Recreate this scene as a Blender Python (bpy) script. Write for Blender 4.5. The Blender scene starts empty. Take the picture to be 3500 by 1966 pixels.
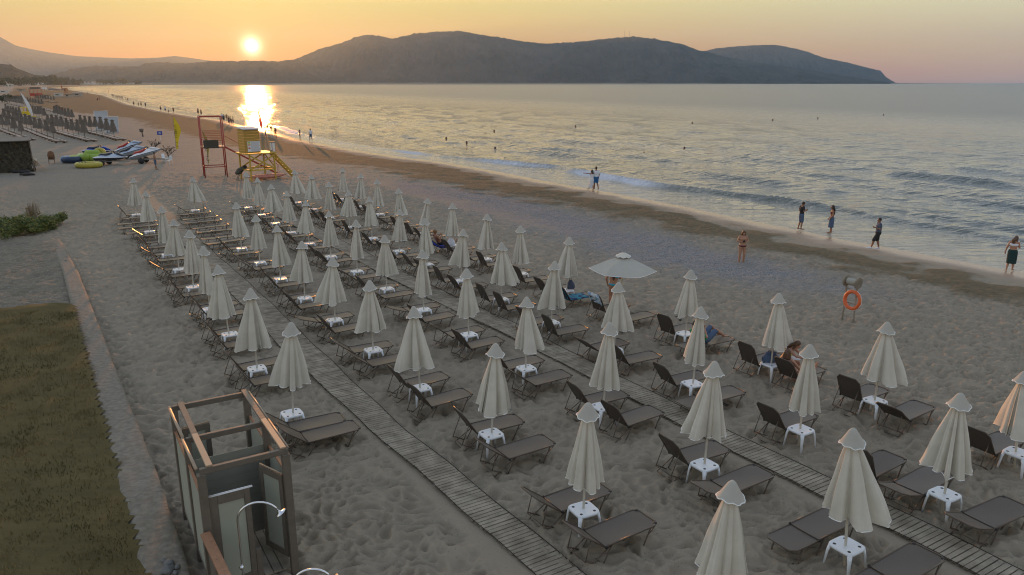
import bpy, math, random
import numpy as np
from mathutils import Vector, Matrix, Euler, Quaternion
random.seed(7); rng = np.random.default_rng(11)
S = bpy.context.scene; COL = S.collection
PI = math.pi; R = math.radians

# ---------------- camera ----------------
W0, H0, FOC = 3500.0, 1966.0, 0.74 * 3500
PITCH = math.atan(700 / FOC); CH = 8.2
cam = bpy.data.cameras.new('camera'); cam_o = bpy.data.objects.new('camera', cam); COL.objects.link(cam_o)
cam.sensor_width = 36; cam.lens = .74 * 36; cam.clip_start = .1; cam.clip_end = 60000
cam_o.location = (0, 0, CH); cam_o.rotation_euler = (PI / 2 - PITCH, 0, 0); S.camera = cam_o

# ---------------- sun, sky, exposure ----------------
SUN_EL, SUN_AZ = R(2.45), R(-18.15)           # azimuth measured from +Y towards +X
sun_dir = Vector((math.sin(SUN_AZ) * math.cos(SUN_EL), math.cos(SUN_AZ) * math.cos(SUN_EL), math.sin(SUN_EL)))
sl = bpy.data.lights.new('sun', 'SUN'); sl.energy = 3.8; sl.angle = R(.55); sl.color = (1, .37, .09)
so = bpy.data.objects.new('sun', sl); COL.objects.link(so)
so.rotation_euler = sun_dir.to_track_quat('Z', 'Y').to_euler(); so.location = sun_dir * 100
try: S.cycles.filter_width = 1.1
except Exception: pass
S.view_settings.view_transform = 'Standard'; S.view_settings.look = 'None'
S.view_settings.exposure = .25; S.view_settings.gamma = 1; S.view_settings.use_curve_mapping = False

def srgb(r, g, b):
    f = lambda c: ((c / 255 + .055) / 1.055) ** 2.4 if c > 10 else c / 255 / 12.92
    return (f(r), f(g), f(b), 1)

world = bpy.data.worlds.new('World'); S.world = world; world.use_nodes = True
wn = world.node_tree; WN, WL = wn.nodes, wn.links
bg = WN['Background']
def wmath(op, a, b=None, c=None):
    n = WN.new('ShaderNodeMath'); n.operation = op
    for i, v in enumerate((a, b, c)):
        if v is None: continue
        if isinstance(v, (int, float)): n.inputs[i].default_value = v
        else: WL.new(v, n.inputs[i])
    return n.outputs[0]
def wramp(fac, stops):
    n = WN.new('ShaderNodeValToRGB'); cr = n.color_ramp
    while len(cr.elements) < len(stops): cr.elements.new(.5)
    for e, (p, c) in zip(cr.elements, stops): e.position = p; e.color = c
    WL.new(fac, n.inputs[0]); return n.outputs[0]
def wmix(fac, a, b, mode='MIX'):
    n = WN.new('ShaderNodeMix'); n.data_type = 'RGBA'; n.blend_type = mode
    for i, v in ((0, fac), (6, a), (7, b)):
        if isinstance(v, (int, float, tuple)): n.inputs[i].default_value = v
        else: WL.new(v, n.inputs[i])
    return n.outputs[2]
tc = WN.new('ShaderNodeTexCoord')
dotn = WN.new('ShaderNodeVectorMath'); dotn.operation = 'DOT_PRODUCT'
nrm = WN.new('ShaderNodeVectorMath'); nrm.operation = 'NORMALIZE'; WL.new(tc.outputs['Generated'], nrm.inputs[0])
WL.new(nrm.outputs[0], dotn.inputs[0]); dotn.inputs[1].default_value = sun_dir
sep = WN.new('ShaderNodeSeparateXYZ'); WL.new(nrm.outputs[0], sep.inputs[0])
ang = wmath('MULTIPLY', wmath('ARCCOSINE', wmath('MINIMUM', dotn.outputs['Value'], .999999)), 180 / PI)   # degrees from the sun
el = wmath('POWER', wmath('MAXIMUM', sep.outputs[2], 0.0), .5)
def lin(r, g, b_): return (r, g, b_, 1)
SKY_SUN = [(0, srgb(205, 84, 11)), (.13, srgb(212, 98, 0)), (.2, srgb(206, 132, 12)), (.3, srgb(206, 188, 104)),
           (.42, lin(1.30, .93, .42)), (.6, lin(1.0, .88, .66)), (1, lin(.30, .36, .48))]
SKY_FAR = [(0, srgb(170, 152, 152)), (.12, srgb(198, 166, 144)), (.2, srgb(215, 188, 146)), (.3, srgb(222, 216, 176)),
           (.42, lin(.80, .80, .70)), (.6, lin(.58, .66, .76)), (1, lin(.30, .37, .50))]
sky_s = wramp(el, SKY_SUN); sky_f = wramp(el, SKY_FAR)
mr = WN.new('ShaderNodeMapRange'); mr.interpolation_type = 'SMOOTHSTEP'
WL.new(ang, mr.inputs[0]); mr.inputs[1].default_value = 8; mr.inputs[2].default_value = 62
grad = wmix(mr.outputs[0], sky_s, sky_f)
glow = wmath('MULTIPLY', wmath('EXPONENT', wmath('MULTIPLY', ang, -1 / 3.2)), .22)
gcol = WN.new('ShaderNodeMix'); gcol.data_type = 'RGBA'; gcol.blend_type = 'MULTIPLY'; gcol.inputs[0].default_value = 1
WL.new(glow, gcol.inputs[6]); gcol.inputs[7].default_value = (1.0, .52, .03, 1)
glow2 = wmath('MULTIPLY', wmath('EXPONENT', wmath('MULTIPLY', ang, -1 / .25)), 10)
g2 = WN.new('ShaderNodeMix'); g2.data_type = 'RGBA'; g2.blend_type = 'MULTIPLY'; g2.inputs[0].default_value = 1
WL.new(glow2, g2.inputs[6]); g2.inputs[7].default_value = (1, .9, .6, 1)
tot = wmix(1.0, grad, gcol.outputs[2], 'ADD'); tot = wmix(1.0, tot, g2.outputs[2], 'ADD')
nish = WN.new('ShaderNodeTexSky'); nish.sky_type = 'NISHITA'; nish.sun_disc = False
nish.sun_elevation = SUN_EL; nish.sun_rotation = SUN_AZ; nish.dust_density = 2
nb = wmix(1.0, nish.outputs[0], (.004, .005, .007, 1), 'MULTIPLY')
tot = wmix(1.0, tot, nb, 'ADD')
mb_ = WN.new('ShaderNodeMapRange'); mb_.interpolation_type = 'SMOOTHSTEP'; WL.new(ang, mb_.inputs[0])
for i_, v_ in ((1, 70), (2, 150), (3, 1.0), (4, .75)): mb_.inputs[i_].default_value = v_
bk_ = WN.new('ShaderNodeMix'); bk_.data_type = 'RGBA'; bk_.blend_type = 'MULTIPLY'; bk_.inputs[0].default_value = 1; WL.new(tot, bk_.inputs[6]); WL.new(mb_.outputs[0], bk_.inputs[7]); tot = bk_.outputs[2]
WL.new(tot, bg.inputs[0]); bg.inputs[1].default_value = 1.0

# ---------------- placing helpers ----------------
ct, st = math.cos(PITCH), math.sin(PITCH)
def ray(u, v):
    xc, yc = (u - W0 / 2) / FOC, (H0 / 2 - v) / FOC
    return Vector((xc, ct + yc * st, -st + yc * ct))
def at(u, v, z=0.0):                       # photo pixel -> point on the level z
    d = ray(u, v); t = (z - CH) / d.z
    return Vector((d.x * t, d.y * t, z))
def at_y(u, v, y):                         # photo pixel -> point at depth y
    d = ray(u, v); t = y / d.y
    return Vector((d.x * t, y, CH + d.z * t))
BH = R(148.6)
BX = Vector((math.sin(BH), math.cos(BH), 0)); AX = Vector((-BX.y, BX.x, 0))
def ab(a, b, z=0.0): return AX * a + BX * b + Vector((0, 0, z))
ROW_YAW = math.atan2(AX.y, AX.x)           # local +x points to the sea
Z1 = Vector((0, 0, 1))

# ---------------- mesh builder ----------------
class MB:
    def __init__(s): s.v = []; s.f = []; s.m = []
    def add(s, vs, fs, mat=0):
        o = len(s.v); s.v += [tuple(p) for p in vs]; s.f += [tuple(i + o for i in f) for f in fs]; s.m += [mat] * len(fs)
    def box(s, c, size, rot=None, mat=0, bev=0.0):
        x, y, z = (q / 2 for q in size)
        if bev <= 0:
            vs = [Vector((i, j, k)) for i in (-x, x) for j in (-y, y) for k in (-z, z)]
            fs = [(0, 1, 3, 2), (4, 6, 7, 5), (0, 4, 5, 1), (2, 3, 7, 6), (0, 2, 6, 4), (1, 5, 7, 3)]
        else:
            vs = []; b = bev
            for k, q in ((-z, b), (-z + b, 0), (z - b, 0), (z, b)):
                for (i, j) in ((x - q, y - q - b * (q == 0)), (x - q - b * (q == 0), y - q), (-x + q + b * (q == 0), y - q), (-x + q, y - q - b * (q == 0)),
                               (-x + q, -y + q + b * (q == 0)), (-x + q + b * (q == 0), -y + q), (x - q - b * (q == 0), -y + q), (x - q, -y + q + b * (q == 0))):
                    vs.append(Vector((i, j, k)))
            fs = [tuple(range(7, -1, -1)), tuple(range(24, 32))]
            for l in range(3):
                for i in range(8): fs.append((l * 8 + i, l * 8 + (i + 1) % 8, (l + 1) * 8 + (i + 1) % 8, (l + 1) * 8 + i))
        M = rot if rot is not None else Matrix.Identity(3)
        c = Vector(c); s.add([M @ p + c for p in vs], fs, mat)
    def beam(s, p, q, w, h, mat=0, up=Z1, bev=0.0):      # square bar from p to q
        p, q = Vector(p), Vector(q); d = q - p; L = d.length; x = d / L
        y = up.cross(x)
        if y.length < 1e-4: y = Vector((0, 1, 0)).cross(x)
        y.normalize(); z = x.cross(y)
        M = Matrix((x, y, z)).transposed(); s.box((p + q) / 2, (L, w, h), M, mat, bev)
    def loft(s, pts, rx, ry, right=None, n=12, mat=0, cap=True, closed=False):
        pts = [Vector(p) for p in pts]; m = len(pts); vs = []
        rx = rx if hasattr(rx, '__len__') else [rx] * m; ry = ry if hasattr(ry, '__len__') else [ry] * m
        prev = Vector(right) if right is not None else None
        for i, p in enumerate(pts):
            if closed: t = pts[(i + 1) % m] - pts[i - 1]
            else: t = pts[min(i + 1, m - 1)] - pts[max(i - 1, 0)]
            t = t.normalized() if t.length > 1e-9 else Z1
            if prev is None: prev = t.orthogonal()
            a = prev - t * prev.dot(t)
            if a.length < 1e-5: a = t.orthogonal()
            a.normalize(); prev = a if right is None else Vector(right)
            b = t.cross(a)
            for k in range(n):
                w = 2 * PI * k / n; vs.append(p + a * (rx[i] * math.cos(w)) + b * (ry[i] * math.sin(w)))
        fs = []
        for i in range(m if closed else m - 1):
            j = (i + 1) % m
            for k in range(n): fs.append((i * n + k, i * n + (k + 1) % n, j * n + (k + 1) % n, j * n + k))
        if cap and not closed: fs += [tuple(range(n - 1, -1, -1)), tuple(range((m - 1) * n, m * n))]
        s.add(vs, fs, mat)
    def tube(s, pts, r, n=6, mat=0, closed=False): s.loft(pts, r, r, None, n, mat, True, closed)
    def cap_seg(s, p, q, r0, r1, n=10, flat=1.0, right=None):          # rounded tapered segment
        p, q = Vector(p), Vector(q); d = (q - p).normalized()
        P = [p - d * r0 * .95, p - d * r0 * .6, p, p * .5 + q * .5, q, q + d * r1 * .6, q + d * r1 * .95]
        Q = [r0 * .25, r0 * .8, r0, (r0 + r1) / 2, r1, r1 * .8, r1 * .25]
        s.loft(P, Q, [x * flat for x in Q], right, n)
    def ball(s, c, rx, ry=None, rz=None, n=12, m=8, rot=None, mat=0):
        ry = ry or rx; rz = rz or rx; c = Vector(c); vs = []; M = rot or Matrix.Identity(3)
        for i in range(m + 1):
            a = PI * i / m
            for k in range(n):
                w = 2 * PI * k / n; sa = max(math.sin(a), .02)
                vs.append(M @ Vector((rx * sa * math.cos(w), ry * sa * math.sin(w), rz * math.cos(a))) + c)
        fs = [(i * n + k, (i + 1) * n + k, (i + 1) * n + (k + 1) % n, i * n + (k + 1) % n) for i in range(m) for k in range(n)]
        fs += [tuple(range(n)), tuple(range((m + 1) * n - 1, m * n - 1, -1))]
        s.add(vs, fs, mat)
    def lathe(s, prof, c=(0, 0, 0), n=20, mat=0):
        c = Vector(c); vs = []
        for r, z in prof:
            for k in range(n):
                w = 2 * PI * k / n; vs.append(c + Vector((r * math.cos(w), r * math.sin(w), z)))
        m = len(prof); s.add(vs, [(i * n + k, i * n + (k + 1) % n, (i + 1) * n + (k + 1) % n, (i + 1) * n + k) for i in range(m - 1) for k in range(n)], mat)
    def xform(s, M): s.v = [tuple(M @ Vector(p)) for p in s.v]; return s
    def mesh(s, name, mats, smooth=False):
        me = bpy.data.meshes.new(name); me.from_pydata(s.v, [], s.f)
        for m in (mats if isinstance(mats, (list, tuple)) else [mats]): me.materials.append(m)
        if len(me.materials) > 1: me.polygons.foreach_set('material_index', s.m)
        me.polygons.foreach_set('use_smooth', [smooth] * len(me.polygons)); me.update(); return me
    def build(s, name, mats, parent=None, smooth=False):
        return link(name, s.mesh(name, mats, smooth), parent)
def link(name, me, parent=None):
    o = bpy.data.objects.new(name, me); COL.objects.link(o)
    if parent: o.parent = parent
    return o
def tag(o, label=None, cat=None, group=None, kind=None):
    if label: o['label'] = label
    if cat: o['category'] = cat
    if group: o['group'] = group
    if kind: o['kind'] = kind
    return o
def empty(name, loc=(0, 0, 0), rz=0.0, label=None, cat=None, group=None):
    o = bpy.data.objects.new(name, None); COL.objects.link(o); o.empty_display_size = .1
    o.location = loc; o.rotation_euler = (0, 0, rz); return tag(o, label, cat, group)
KIDS = {}
def kids(o):
    return [c for c in COL.objects if c.parent == o]
def copy_tree(o, parent=None, cache=None):
    c = o.copy(); COL.objects.link(c); c.parent = parent
    if o.name not in KIDS: KIDS[o.name] = kids(o)
    for ch in KIDS[o.name]: copy_tree(ch, c)
    return c
ORD = ['first', 'second', 'third', 'fourth', 'fifth', 'sixth', 'seventh', 'eighth', 'ninth', 'tenth', 'eleventh', 'twelfth', 'thirteenth', 'fourteenth', 'fifteenth', 'sixteenth', 'seventeenth', 'eighteenth', 'nineteenth', 'twentieth']

# ---------------- materials ----------------
def mat(name, col, rough=.6, metal=0.0, noise=None, bump=None, spec=.5, emis=None):
    m = bpy.data.materials.new(name); m.use_nodes = True; nt = m.node_tree; b = nt.nodes['Principled BSDF']
    c = tuple(col) + (1,) if len(col) == 3 else col
    b.inputs['Base Color'].default_value = c; b.inputs['Roughness'].default_value = rough; b.inputs['Metallic'].default_value = metal
    b.inputs['Specular IOR Level'].default_value = spec
    if noise:
        sc, amt, c2 = noise
        tcn = nt.nodes.new('ShaderNodeTexCoord'); n = nt.nodes.new('ShaderNodeTexNoise'); n.inputs['Scale'].default_value = sc; n.inputs['Detail'].default_value = 5
        nt.links.new(tcn.outputs['Object'], n.inputs['Vector'])
        rp = nt.nodes.new('ShaderNodeValToRGB'); rp.color_ramp.elements[0].position = .5 - amt; rp.color_ramp.elements[1].position = .5 + amt
        rp.color_ramp.elements[0].color = c; rp.color_ramp.elements[1].color = tuple(c2) + (1,)
        nt.links.new(n.outputs['Fac'], rp.inputs[0]); nt.links.new(rp.outputs[0], b.inputs['Base Color'])
    if bump:
        sc, stg, dist = bump
        tcn = nt.nodes.new('ShaderNodeTexCoord'); n = nt.nodes.new('ShaderNodeTexNoise'); n.inputs['Scale'].default_value = sc; n.inputs['Detail'].default_value = 4
        nt.links.new(tcn.outputs['Object'], n.inputs['Vector']); bp = nt.nodes.new('ShaderNodeBump'); bp.inputs['Strength'].default_value = stg; bp.inputs['Distance'].default_value = dist
        nt.links.new(n.outputs['Fac'], bp.inputs['Height']); nt.links.new(bp.outputs[0], b.inputs['Normal'])
    return m
M = {}
M['canvas'] = mat('canvas', (.54, .51, .43), .85, noise=(2.2, .25, (.66, .62, .53)), bump=(9, .25, .02), spec=.2)
M['canvas2'] = mat('canvas_grey', (.42, .40, .345), .85, noise=(3, .3, (.47, .45, .39)), bump=(9, .25, .02), spec=.2)
M['trim'] = mat('white_trim', (.85, .85, .82), .6)
M['pole'] = mat('cream_pole', (.62, .58, .48), .4)
M['plastic'] = mat('white_plastic', (.72, .76, .80), .35, noise=(6, .3, (.8, .82, .84)))
M['hole'] = mat('cup_hole', (.03, .03, .03), .7)
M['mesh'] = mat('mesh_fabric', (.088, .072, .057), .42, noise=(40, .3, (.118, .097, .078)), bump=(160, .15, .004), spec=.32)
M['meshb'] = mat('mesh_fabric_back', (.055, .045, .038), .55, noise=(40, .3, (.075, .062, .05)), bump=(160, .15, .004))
M['tube'] = mat('brown_tube', (.105, .080, .060), .38, metal=.1)
M['joint'] = mat('black_joint', (.015, .015, .015), .5)
M['wood'] = mat('weathered_wood', (.20, .17, .125), .85, noise=(3, .16, (.36, .31, .235)), bump=(30, .4, .01))
M['rope'] = mat('dark_rope', (.03, .025, .02), .9)
M['brown'] = mat('brown_paint', (.125, .105, .082), .55, noise=(8, .3, (.17, .14, .11)), bump=(25, .2, .01))
M['tan'] = mat('tan_paint', (.34, .25, .17), .5, noise=(6, .3, (.42, .31, .21)))
M['panel'] = mat('pale_panel', (.33, .34, .275), .65, noise=(1.5, .3, (.39, .40, .325)))
M['panelb'] = mat('grey_siding', (.20, .20, .17), .6, noise=(3, .3, (.25, .25, .21)))
M['chrome'] = mat('chrome', (.75, .76, .78), .18, metal=1)
M['rust'] = mat('rust_paint', (.26, .12, .06), .6, noise=(9, .3, (.34, .17, .09)), bump=(30, .3, .01))
M['red'] = mat('red_paint', (.33, .045, .03), .5, noise=(7, .3, (.42, .08, .05)))
M['yellow'] = mat('yellow_paint', (.48, .30, .035), .5, noise=(7, .3, (.58, .38, .05)))
M['ochre'] = mat('ochre_board', (.36, .22, .035), .6, noise=(7, .3, (.42, .27, .05)))
M['white'] = mat('white_paint', (.78, .78, .78), .5)
M['grey'] = mat('grey_metal', (.25, .25, .25), .4, metal=.4)
M['black'] = mat('black_rubber', (.02, .02, .022), .6)
M['darkgrey'] = mat('dark_board', (.06, .055, .04), .7)
M['orange'] = mat('orange_foam', (.65, .11, .03), .5, noise=(12, .3, (.75, .16, .04)))
M['fyellow'] = mat('flag_yellow', (.75, .55, .02), .7)
M['lime'] = mat('lime_vinyl', (.28, .42, .06), .4)
M['vyellow'] = mat('yellow_vinyl', (.42, .36, .05), .4)
M['navy'] = mat('navy_vinyl', (.02, .045, .10), .35)
M['blue'] = mat('blue_gloss', (.03, .08, .35), .25)
M['silver'] = mat('silver_gloss', (.45, .52, .62), .25)
M['redgloss'] = mat('red_gloss', (.45, .04, .03), .3)
M['dkgloss'] = mat('dark_gloss', (.03, .045, .07), .22)
M['teal'] = mat('teal_water', (.1, .3, .3), .5)
M['conc'] = mat('old_concrete', (.15, .132, .103), .9, noise=(8, .2, (.24, .215, .17)), bump=(9, .7, .04))
M['rock'] = mat('rock', (.12, .12, .115), .9, noise=(3, .3, (.2, .2, .19)), bump=(8, .6, .05))
M['skin'] = mat('skin', (.42, .22, .14), .55)
M['skint'] = mat('tanned_skin', (.30, .14, .08), .55)
M['hair'] = mat('dark_hair', (.02, .014, .01), .5)
M['hairb'] = mat('brown_hair', (.10, .05, .025), .5)
M['hairl'] = mat('light_brown_hair', (.22, .13, .06), .5)
M['cblack'] = mat('black_cloth', (.02, .02, .022), .85)
M['cdenim'] = mat('denim_cloth', (.06, .10, .18), .85, noise=(20, .3, (.09, .14, .23)))
M['cwhite'] = mat('white_cloth', (.72, .74, .80), .8)
M['cblue'] = mat('blue_cloth', (.02, .12, .32), .8)
M['cgreyblue'] = mat('greyblue_cloth', (.07, .09, .14), .85)
M['cgreen'] = mat('dark_green_cloth', (.012, .04, .04), .85)
M['cmaroon'] = mat('maroon_cloth', (.10, .02, .03), .8)
M['caqua'] = mat('aqua_cloth', (.05, .42, .60), .7)
M['cteal'] = mat('teal_cloth', (.02, .22, .30), .85, noise=(5, .08, (.02, .03, .10)))
M['clight'] = mat('light_blue_cloth', (.30, .48, .66), .85, noise=(7, .06, (.7, .75, .8)))
M['croyal'] = mat('royal_blue_towel', (.03, .06, .40), .9, noise=(5, .1, (.02, .03, .2)))
M['cgrn'] = mat('green_cloth', (.05, .26, .10), .85)
M['cyel'] = mat('yellow_cloth', (.75, .62, .04), .7)
M['leaf'] = mat('green_leaf', (.07, .125, .025), .6, noise=(2, .2, (.14, .18, .03)))
M['drygrass'] = mat('dry_stalk', (.20, .15, .09), .8)
M['thatch'] = mat('brown_netting', (.035, .03, .02), .95, noise=(5, .15, (.085, .075, .05)), bump=(20, 1, .08))
M['roofg'] = mat('grey_sheet_roof', (.10, .10, .09), .7, noise=(3, .3, (.15, .14, .13)))
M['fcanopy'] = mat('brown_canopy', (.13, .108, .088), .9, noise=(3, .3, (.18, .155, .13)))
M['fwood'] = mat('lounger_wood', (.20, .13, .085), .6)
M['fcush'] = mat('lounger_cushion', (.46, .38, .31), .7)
M['clear'] = mat('pale_screen', (.55, .60, .66), .4)
M['plaster'] = mat('white_plaster', (.55, .52, .48), .8, noise=(.3, .3, (.62, .59, .55)))
M['glass'] = mat('window_glass', (.04, .05, .06), .1)
M['tile'] = mat('clay_tile', (.28, .12, .07), .8)
M['bark'] = mat('bark', (.08, .06, .045), .9)
M['dleaf'] = mat('dark_leaf', (.035, .05, .02), .7, noise=(2, .2, (.06, .075, .03)))
# ---------------- terrain ----------------
def _hash(ix, iy, seed):
    h = (ix.astype(np.int64) * 374761393 + iy.astype(np.int64) * 668265263 + seed * 1442695041) & 0x7fffffff
    h = ((h ^ (h >> 13)) * 1274126177) & 0x7fffffff
    return (h ^ (h >> 16)) & 0xffff
def pn(x, y, seed=0):
    ix = np.floor(x); iy = np.floor(y); fx = x - ix; fy = y - iy
    u = fx * fx * fx * (fx * (fx * 6 - 15) + 10); v = fy * fy * fy * (fy * (fy * 6 - 15) + 10)
    def g(a, b):
        t = _hash(ix + a, iy + b, seed) / 65536 * 2 * PI
        return np.cos(t) * (fx - a) + np.sin(t) * (fy - b)
    a, b, c, d = g(0, 0), g(1, 0), g(0, 1), g(1, 1)
    return ((a * (1 - u) + b * u) * (1 - v) + (c * (1 - u) + d * u) * v) * 1.5
def fbm(x, y, o=4, seed=0):
    r = 0; a = 1
    for i in range(o): r = r + a * pn(x, y, seed + i); x = x * 2.03; y = y * 2.03; a *= .5
    return r
def sstep(a, b, x):
    t = np.clip((x - a) / (b - a), 0, 1); return t * t * (3 - 2 * t)
SEA = -0.5
SHORE_PX = [(3500, 927), (3325, 895), (3158, 865), (3053, 845), (2963, 829), (2854, 811), (2799, 797), (2600, 757), (2322, 700), (2085, 656), (2017, 644), (1881, 621), (1700, 585),
            (1530, 555), (1394, 540), (1213, 512), (1077, 487), (963, 458), (850, 435), (771, 413), (589, 385), (453, 358), (363, 327), (272, 312), (181, 300)]
SH = [at(u, v, SEA) for u, v in SHORE_PX]
SH = [SH[0] + BX * 300] + SH + [Vector((-1220, 2300, 0)), Vector((-1420, 3000, 0)), Vector((-1330, 3500, 0)), Vector((-900, 3900, 0)), Vector((0, 4250, 0)), Vector((1500, 5200, 0)), Vector((4500, 7600, 0)), Vector((6000, 14000, 0))]
SHn = np.array([(p.x, p.y) for p in SH])
def shore_dist(x, y):
    best = np.full(x.shape, 1e12); sg = np.ones(x.shape)
    for i in range(len(SHn) - 1):
        a, b = SHn[i], SHn[i + 1]; d = b - a; L2 = d @ d
        t = np.clip(((x - a[0]) * d[0] + (y - a[1]) * d[1]) / L2, 0, 1)
        q = (x - a[0] - t * d[0]) ** 2 + (y - a[1] - t * d[1]) ** 2
        c = np.sign(d[0] * (y - a[1]) - d[1] * (x - a[0]))
        m = q < best - 1e-9; best = np.where(m, q, best); sg = np.where(m, c, sg)
    return np.sqrt(best) * np.where(sg == 0, 1, sg)
def base_h(x, y, s=None):
    if s is None: s = shore_dist(x, y)
    return SEA + np.where(s > 0, .5 * sstep(-3, 15, s) - .5 * sstep(-3, 15, np.zeros_like(s)) , np.maximum(.06 * s, -3)) * np.where(s > 0, 1 / (1 - float(sstep(-3, 15, 0.0))), 1)
def gz(x, y):
    return float(base_h(np.array([float(x)]), np.array([float(y)]))[0])
def fan(y0, y1, rows, cols, half, power=1.0):
    ys = y0 * (y1 / y0) ** (np.arange(rows) / (rows - 1))
    ts = np.tan(half) * np.linspace(-1, 1, cols)
    Y, T = np.meshgrid(ys, ts, indexing='ij'); X = Y * T; return X, Y
def grid_mesh(name, X, Y, Z, keep=None, attrs=None):
    r, c = X.shape; co = np.stack([X, Y, Z], -1).reshape(-1, 3)
    idx = np.arange(r * c).reshape(r, c)
    q = np.stack([idx[:-1, :-1], idx[:-1, 1:], idx[1:, 1:], idx[1:, :-1]], -1).reshape(-1, 4)
    if keep is not None: q = q[keep.reshape(-1)[q].any(1)]
    used = np.zeros(r * c, bool); used[q.reshape(-1)] = True
    remap = np.cumsum(used) - 1; co = co[used]; q = remap[q]
    me = bpy.data.meshes.new(name); n = len(co); f = len(q)
    me.vertices.add(n); me.vertices.foreach_set('co', co.astype(np.float32).reshape(-1))
    me.loops.add(f * 4); me.loops.foreach_set('vertex_index', q.astype(np.int32).reshape(-1))
    me.polygons.add(f); me.polygons.foreach_set('loop_start', (np.arange(f) * 4).astype(np.int32))
    me.polygons.foreach_set('loop_total', np.full(f, 4, np.int32)); me.polygons.foreach_set('use_smooth', np.ones(f, bool))
    me.update(calc_edges=True)
    for k, arr in (attrs or {}).items():
        a = me.color_attributes.new(k, 'FLOAT_COLOR', 'POINT')
        d = np.ones((n, 4), np.float32); d[:, :arr.shape[-1]] = arr.reshape(-1, arr.shape[-1])[used]; a.data.foreach_set('color', d.reshape(-1))
    return me
# the concrete edging beside the sand, in row coordinates
WALL_R = [at(200 * 1.3587, 690 * 1.3587, .15), at(300 * 1.3587, 950 * 1.3587, .25), at(400 * 1.3587, 1200 * 1.3587, .3), at(480 * 1.3587, 1447 * 1.3587, .3)]
WALL_L = [at(160 * 1.3587, 690 * 1.3587, .15), at(232 * 1.3587, 980 * 1.3587, .25), at(300 * 1.3587, 1235 * 1.3587, .3), at(355 * 1.3587, 1440 * 1.3587, .3)]
WALL_R = [at(150 * 1.3587, 600 * 1.3587, .05)] + WALL_R; WALL_L = [at(128 * 1.3587, 603 * 1.3587, .05)] + WALL_L
def ext(L): return L + [L[-1] + (L[-1] - L[-2]).normalized() * 8]
WALL_R, WALL_L = ext(WALL_R), ext(WALL_L)
def wall_side(x, y, L):                     # >0 on the sea side of the polyline
    yy = np.array([p.y for p in L])[::-1]; xx = np.array([p.x for p in L])[::-1]
    return x - np.interp(y, yy, xx)
def foot(x, y, s, amp=1.0):
    wx = x + .25 * pn(x * 1.1, y * 1.1, 5); wy = y + .25 * pn(x * 1.1, y * 1.1, 9)
    q1 = np.sqrt(pn(wx / .27, wy / .22, 21) ** 2 + .003); q2 = np.sqrt(pn(wx / .50, wy / .40, 33) ** 2 + .003); d = -q1 * .19 - q2 * .14 + pn(wx / .13, wy / .13, 44) * .008
    a_ = x * AX.x + y * AX.y; path = np.maximum(np.exp(-((a_ - 6.2) / .50) ** 6), np.exp(-((a_ - 12.8) / .52) ** 6)) * (y < 62)
    return (d * amp + .085 * np.clip(amp, 0, 1)) * (1 - path) + .03 * pn(x / 2.2, y / 2.2, 3) * (1 - .7 * path)
ys_ = np.concatenate([6.2 * np.exp(.0031 * np.arange(int(math.log(62 / 6.2) / .0031))), 62 * np.exp(.0045 * np.arange(int(math.log(130 / 62) / .0045))), 130 * np.exp(.012 * np.arange(int(math.log(15000 / 130) / .012) + 1))])
Y, X = np.meshgrid(ys_, np.tan(R(49)) * np.linspace(-1, 1, 860), indexing='ij'); X = X * Y
s = shore_dist(X, Y); Z = base_h(X, Y, s)
ww = np.interp(Y, [30, 45, 70, 90, 130, 200, 260, 600], [7.6, 8.2, 11, 12.5, 16, 20, 34, 60])
lip = 3.5 + .6 * pn(X / 5, Y / 5, 70)
nz = fbm(X / 2.5, Y / 2.5, 4, 60)
weed = sstep(-.5, .7, (s - lip) * 1.2 + nz * 1.6) * sstep(-1.5, 1.5, (ww - s) + nz * 2.2 + 1.2 * pn(X / 12, Y / 12, 8))
peb = np.exp(-((s - 12.8) / 3.0) ** 2) * sstep(26, 36, Y) * (1 - sstep(56, 72, Y)) * 1.25 * (1 + .6 * nz)
peb = np.clip(np.maximum(peb, .25 * sstep(13, 16, s) * sstep(50, 70, Y) * (1 + nz)), 0, 1)
wet = 1 - sstep(.8, 3.2, s + .5 * nz)
rs = wall_side(X, Y, WALL_R); behind_wall = (1 - sstep(-.2, .1, rs)) * (1 - sstep(38, 42, Y))
yv = np.abs(X * AX.x + Y * AX.y - 4.0) * 0
tracks = np.exp(-((s - 14.5 - .6 * np.sin(Y / 7)) / 1.2) ** 2) * (1 - sstep(60, 75, Y)) * sstep(38, 46, Y)
amp = (1 - .93 * sstep(5.5, 1.6, s) if False else sstep(1.0, 6.5, s)) * (1 - .6 * sstep(45, 90, Y)) * (1 - sstep(90, 130, Y)) * (1 - .55 * peb) * (1 - .4 * weed) * (1 - .35 * behind_wall) * (1 - .6 * tracks)
Z = Z + foot(X, Y, s, amp) * np.clip(amp * 1.2, 0, 1)
Z = Z + weed * (.05 * nz + .03) * sstep(1.5, 4, s) * (1 - sstep(70, 120, Y))
land = sstep(150, 900, s) * sstep(250, 900, Y)
Z = Z + land * (4 + 5 * np.abs(fbm(X / 260, Y / 260, 3, 90))) * sstep(300, 1500, Y)
dirt = np.clip(behind_wall * (1 - .3 * nz) + .35 * (1 - sstep(0, .9, rs)) * (1 - sstep(34, 38, Y)), 0, 1)
Z = np.where(behind_wall > .02, Z + behind_wall * (.06 + .06 * nz), Z)
zone = np.stack([weed, peb, wet], -1); zone2 = np.stack([dirt, sstep(45, 160, s + 18 * nz) * sstep(140, 300, Y) * .9, sstep(28, 60, Y)], -1)
me = grid_mesh('ground', X, Y, Z, keep=(s > -25), attrs={'zone': zone, 'zone2': zone2})
ground = link('ground', me); ground['kind'] = 'structure'
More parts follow.
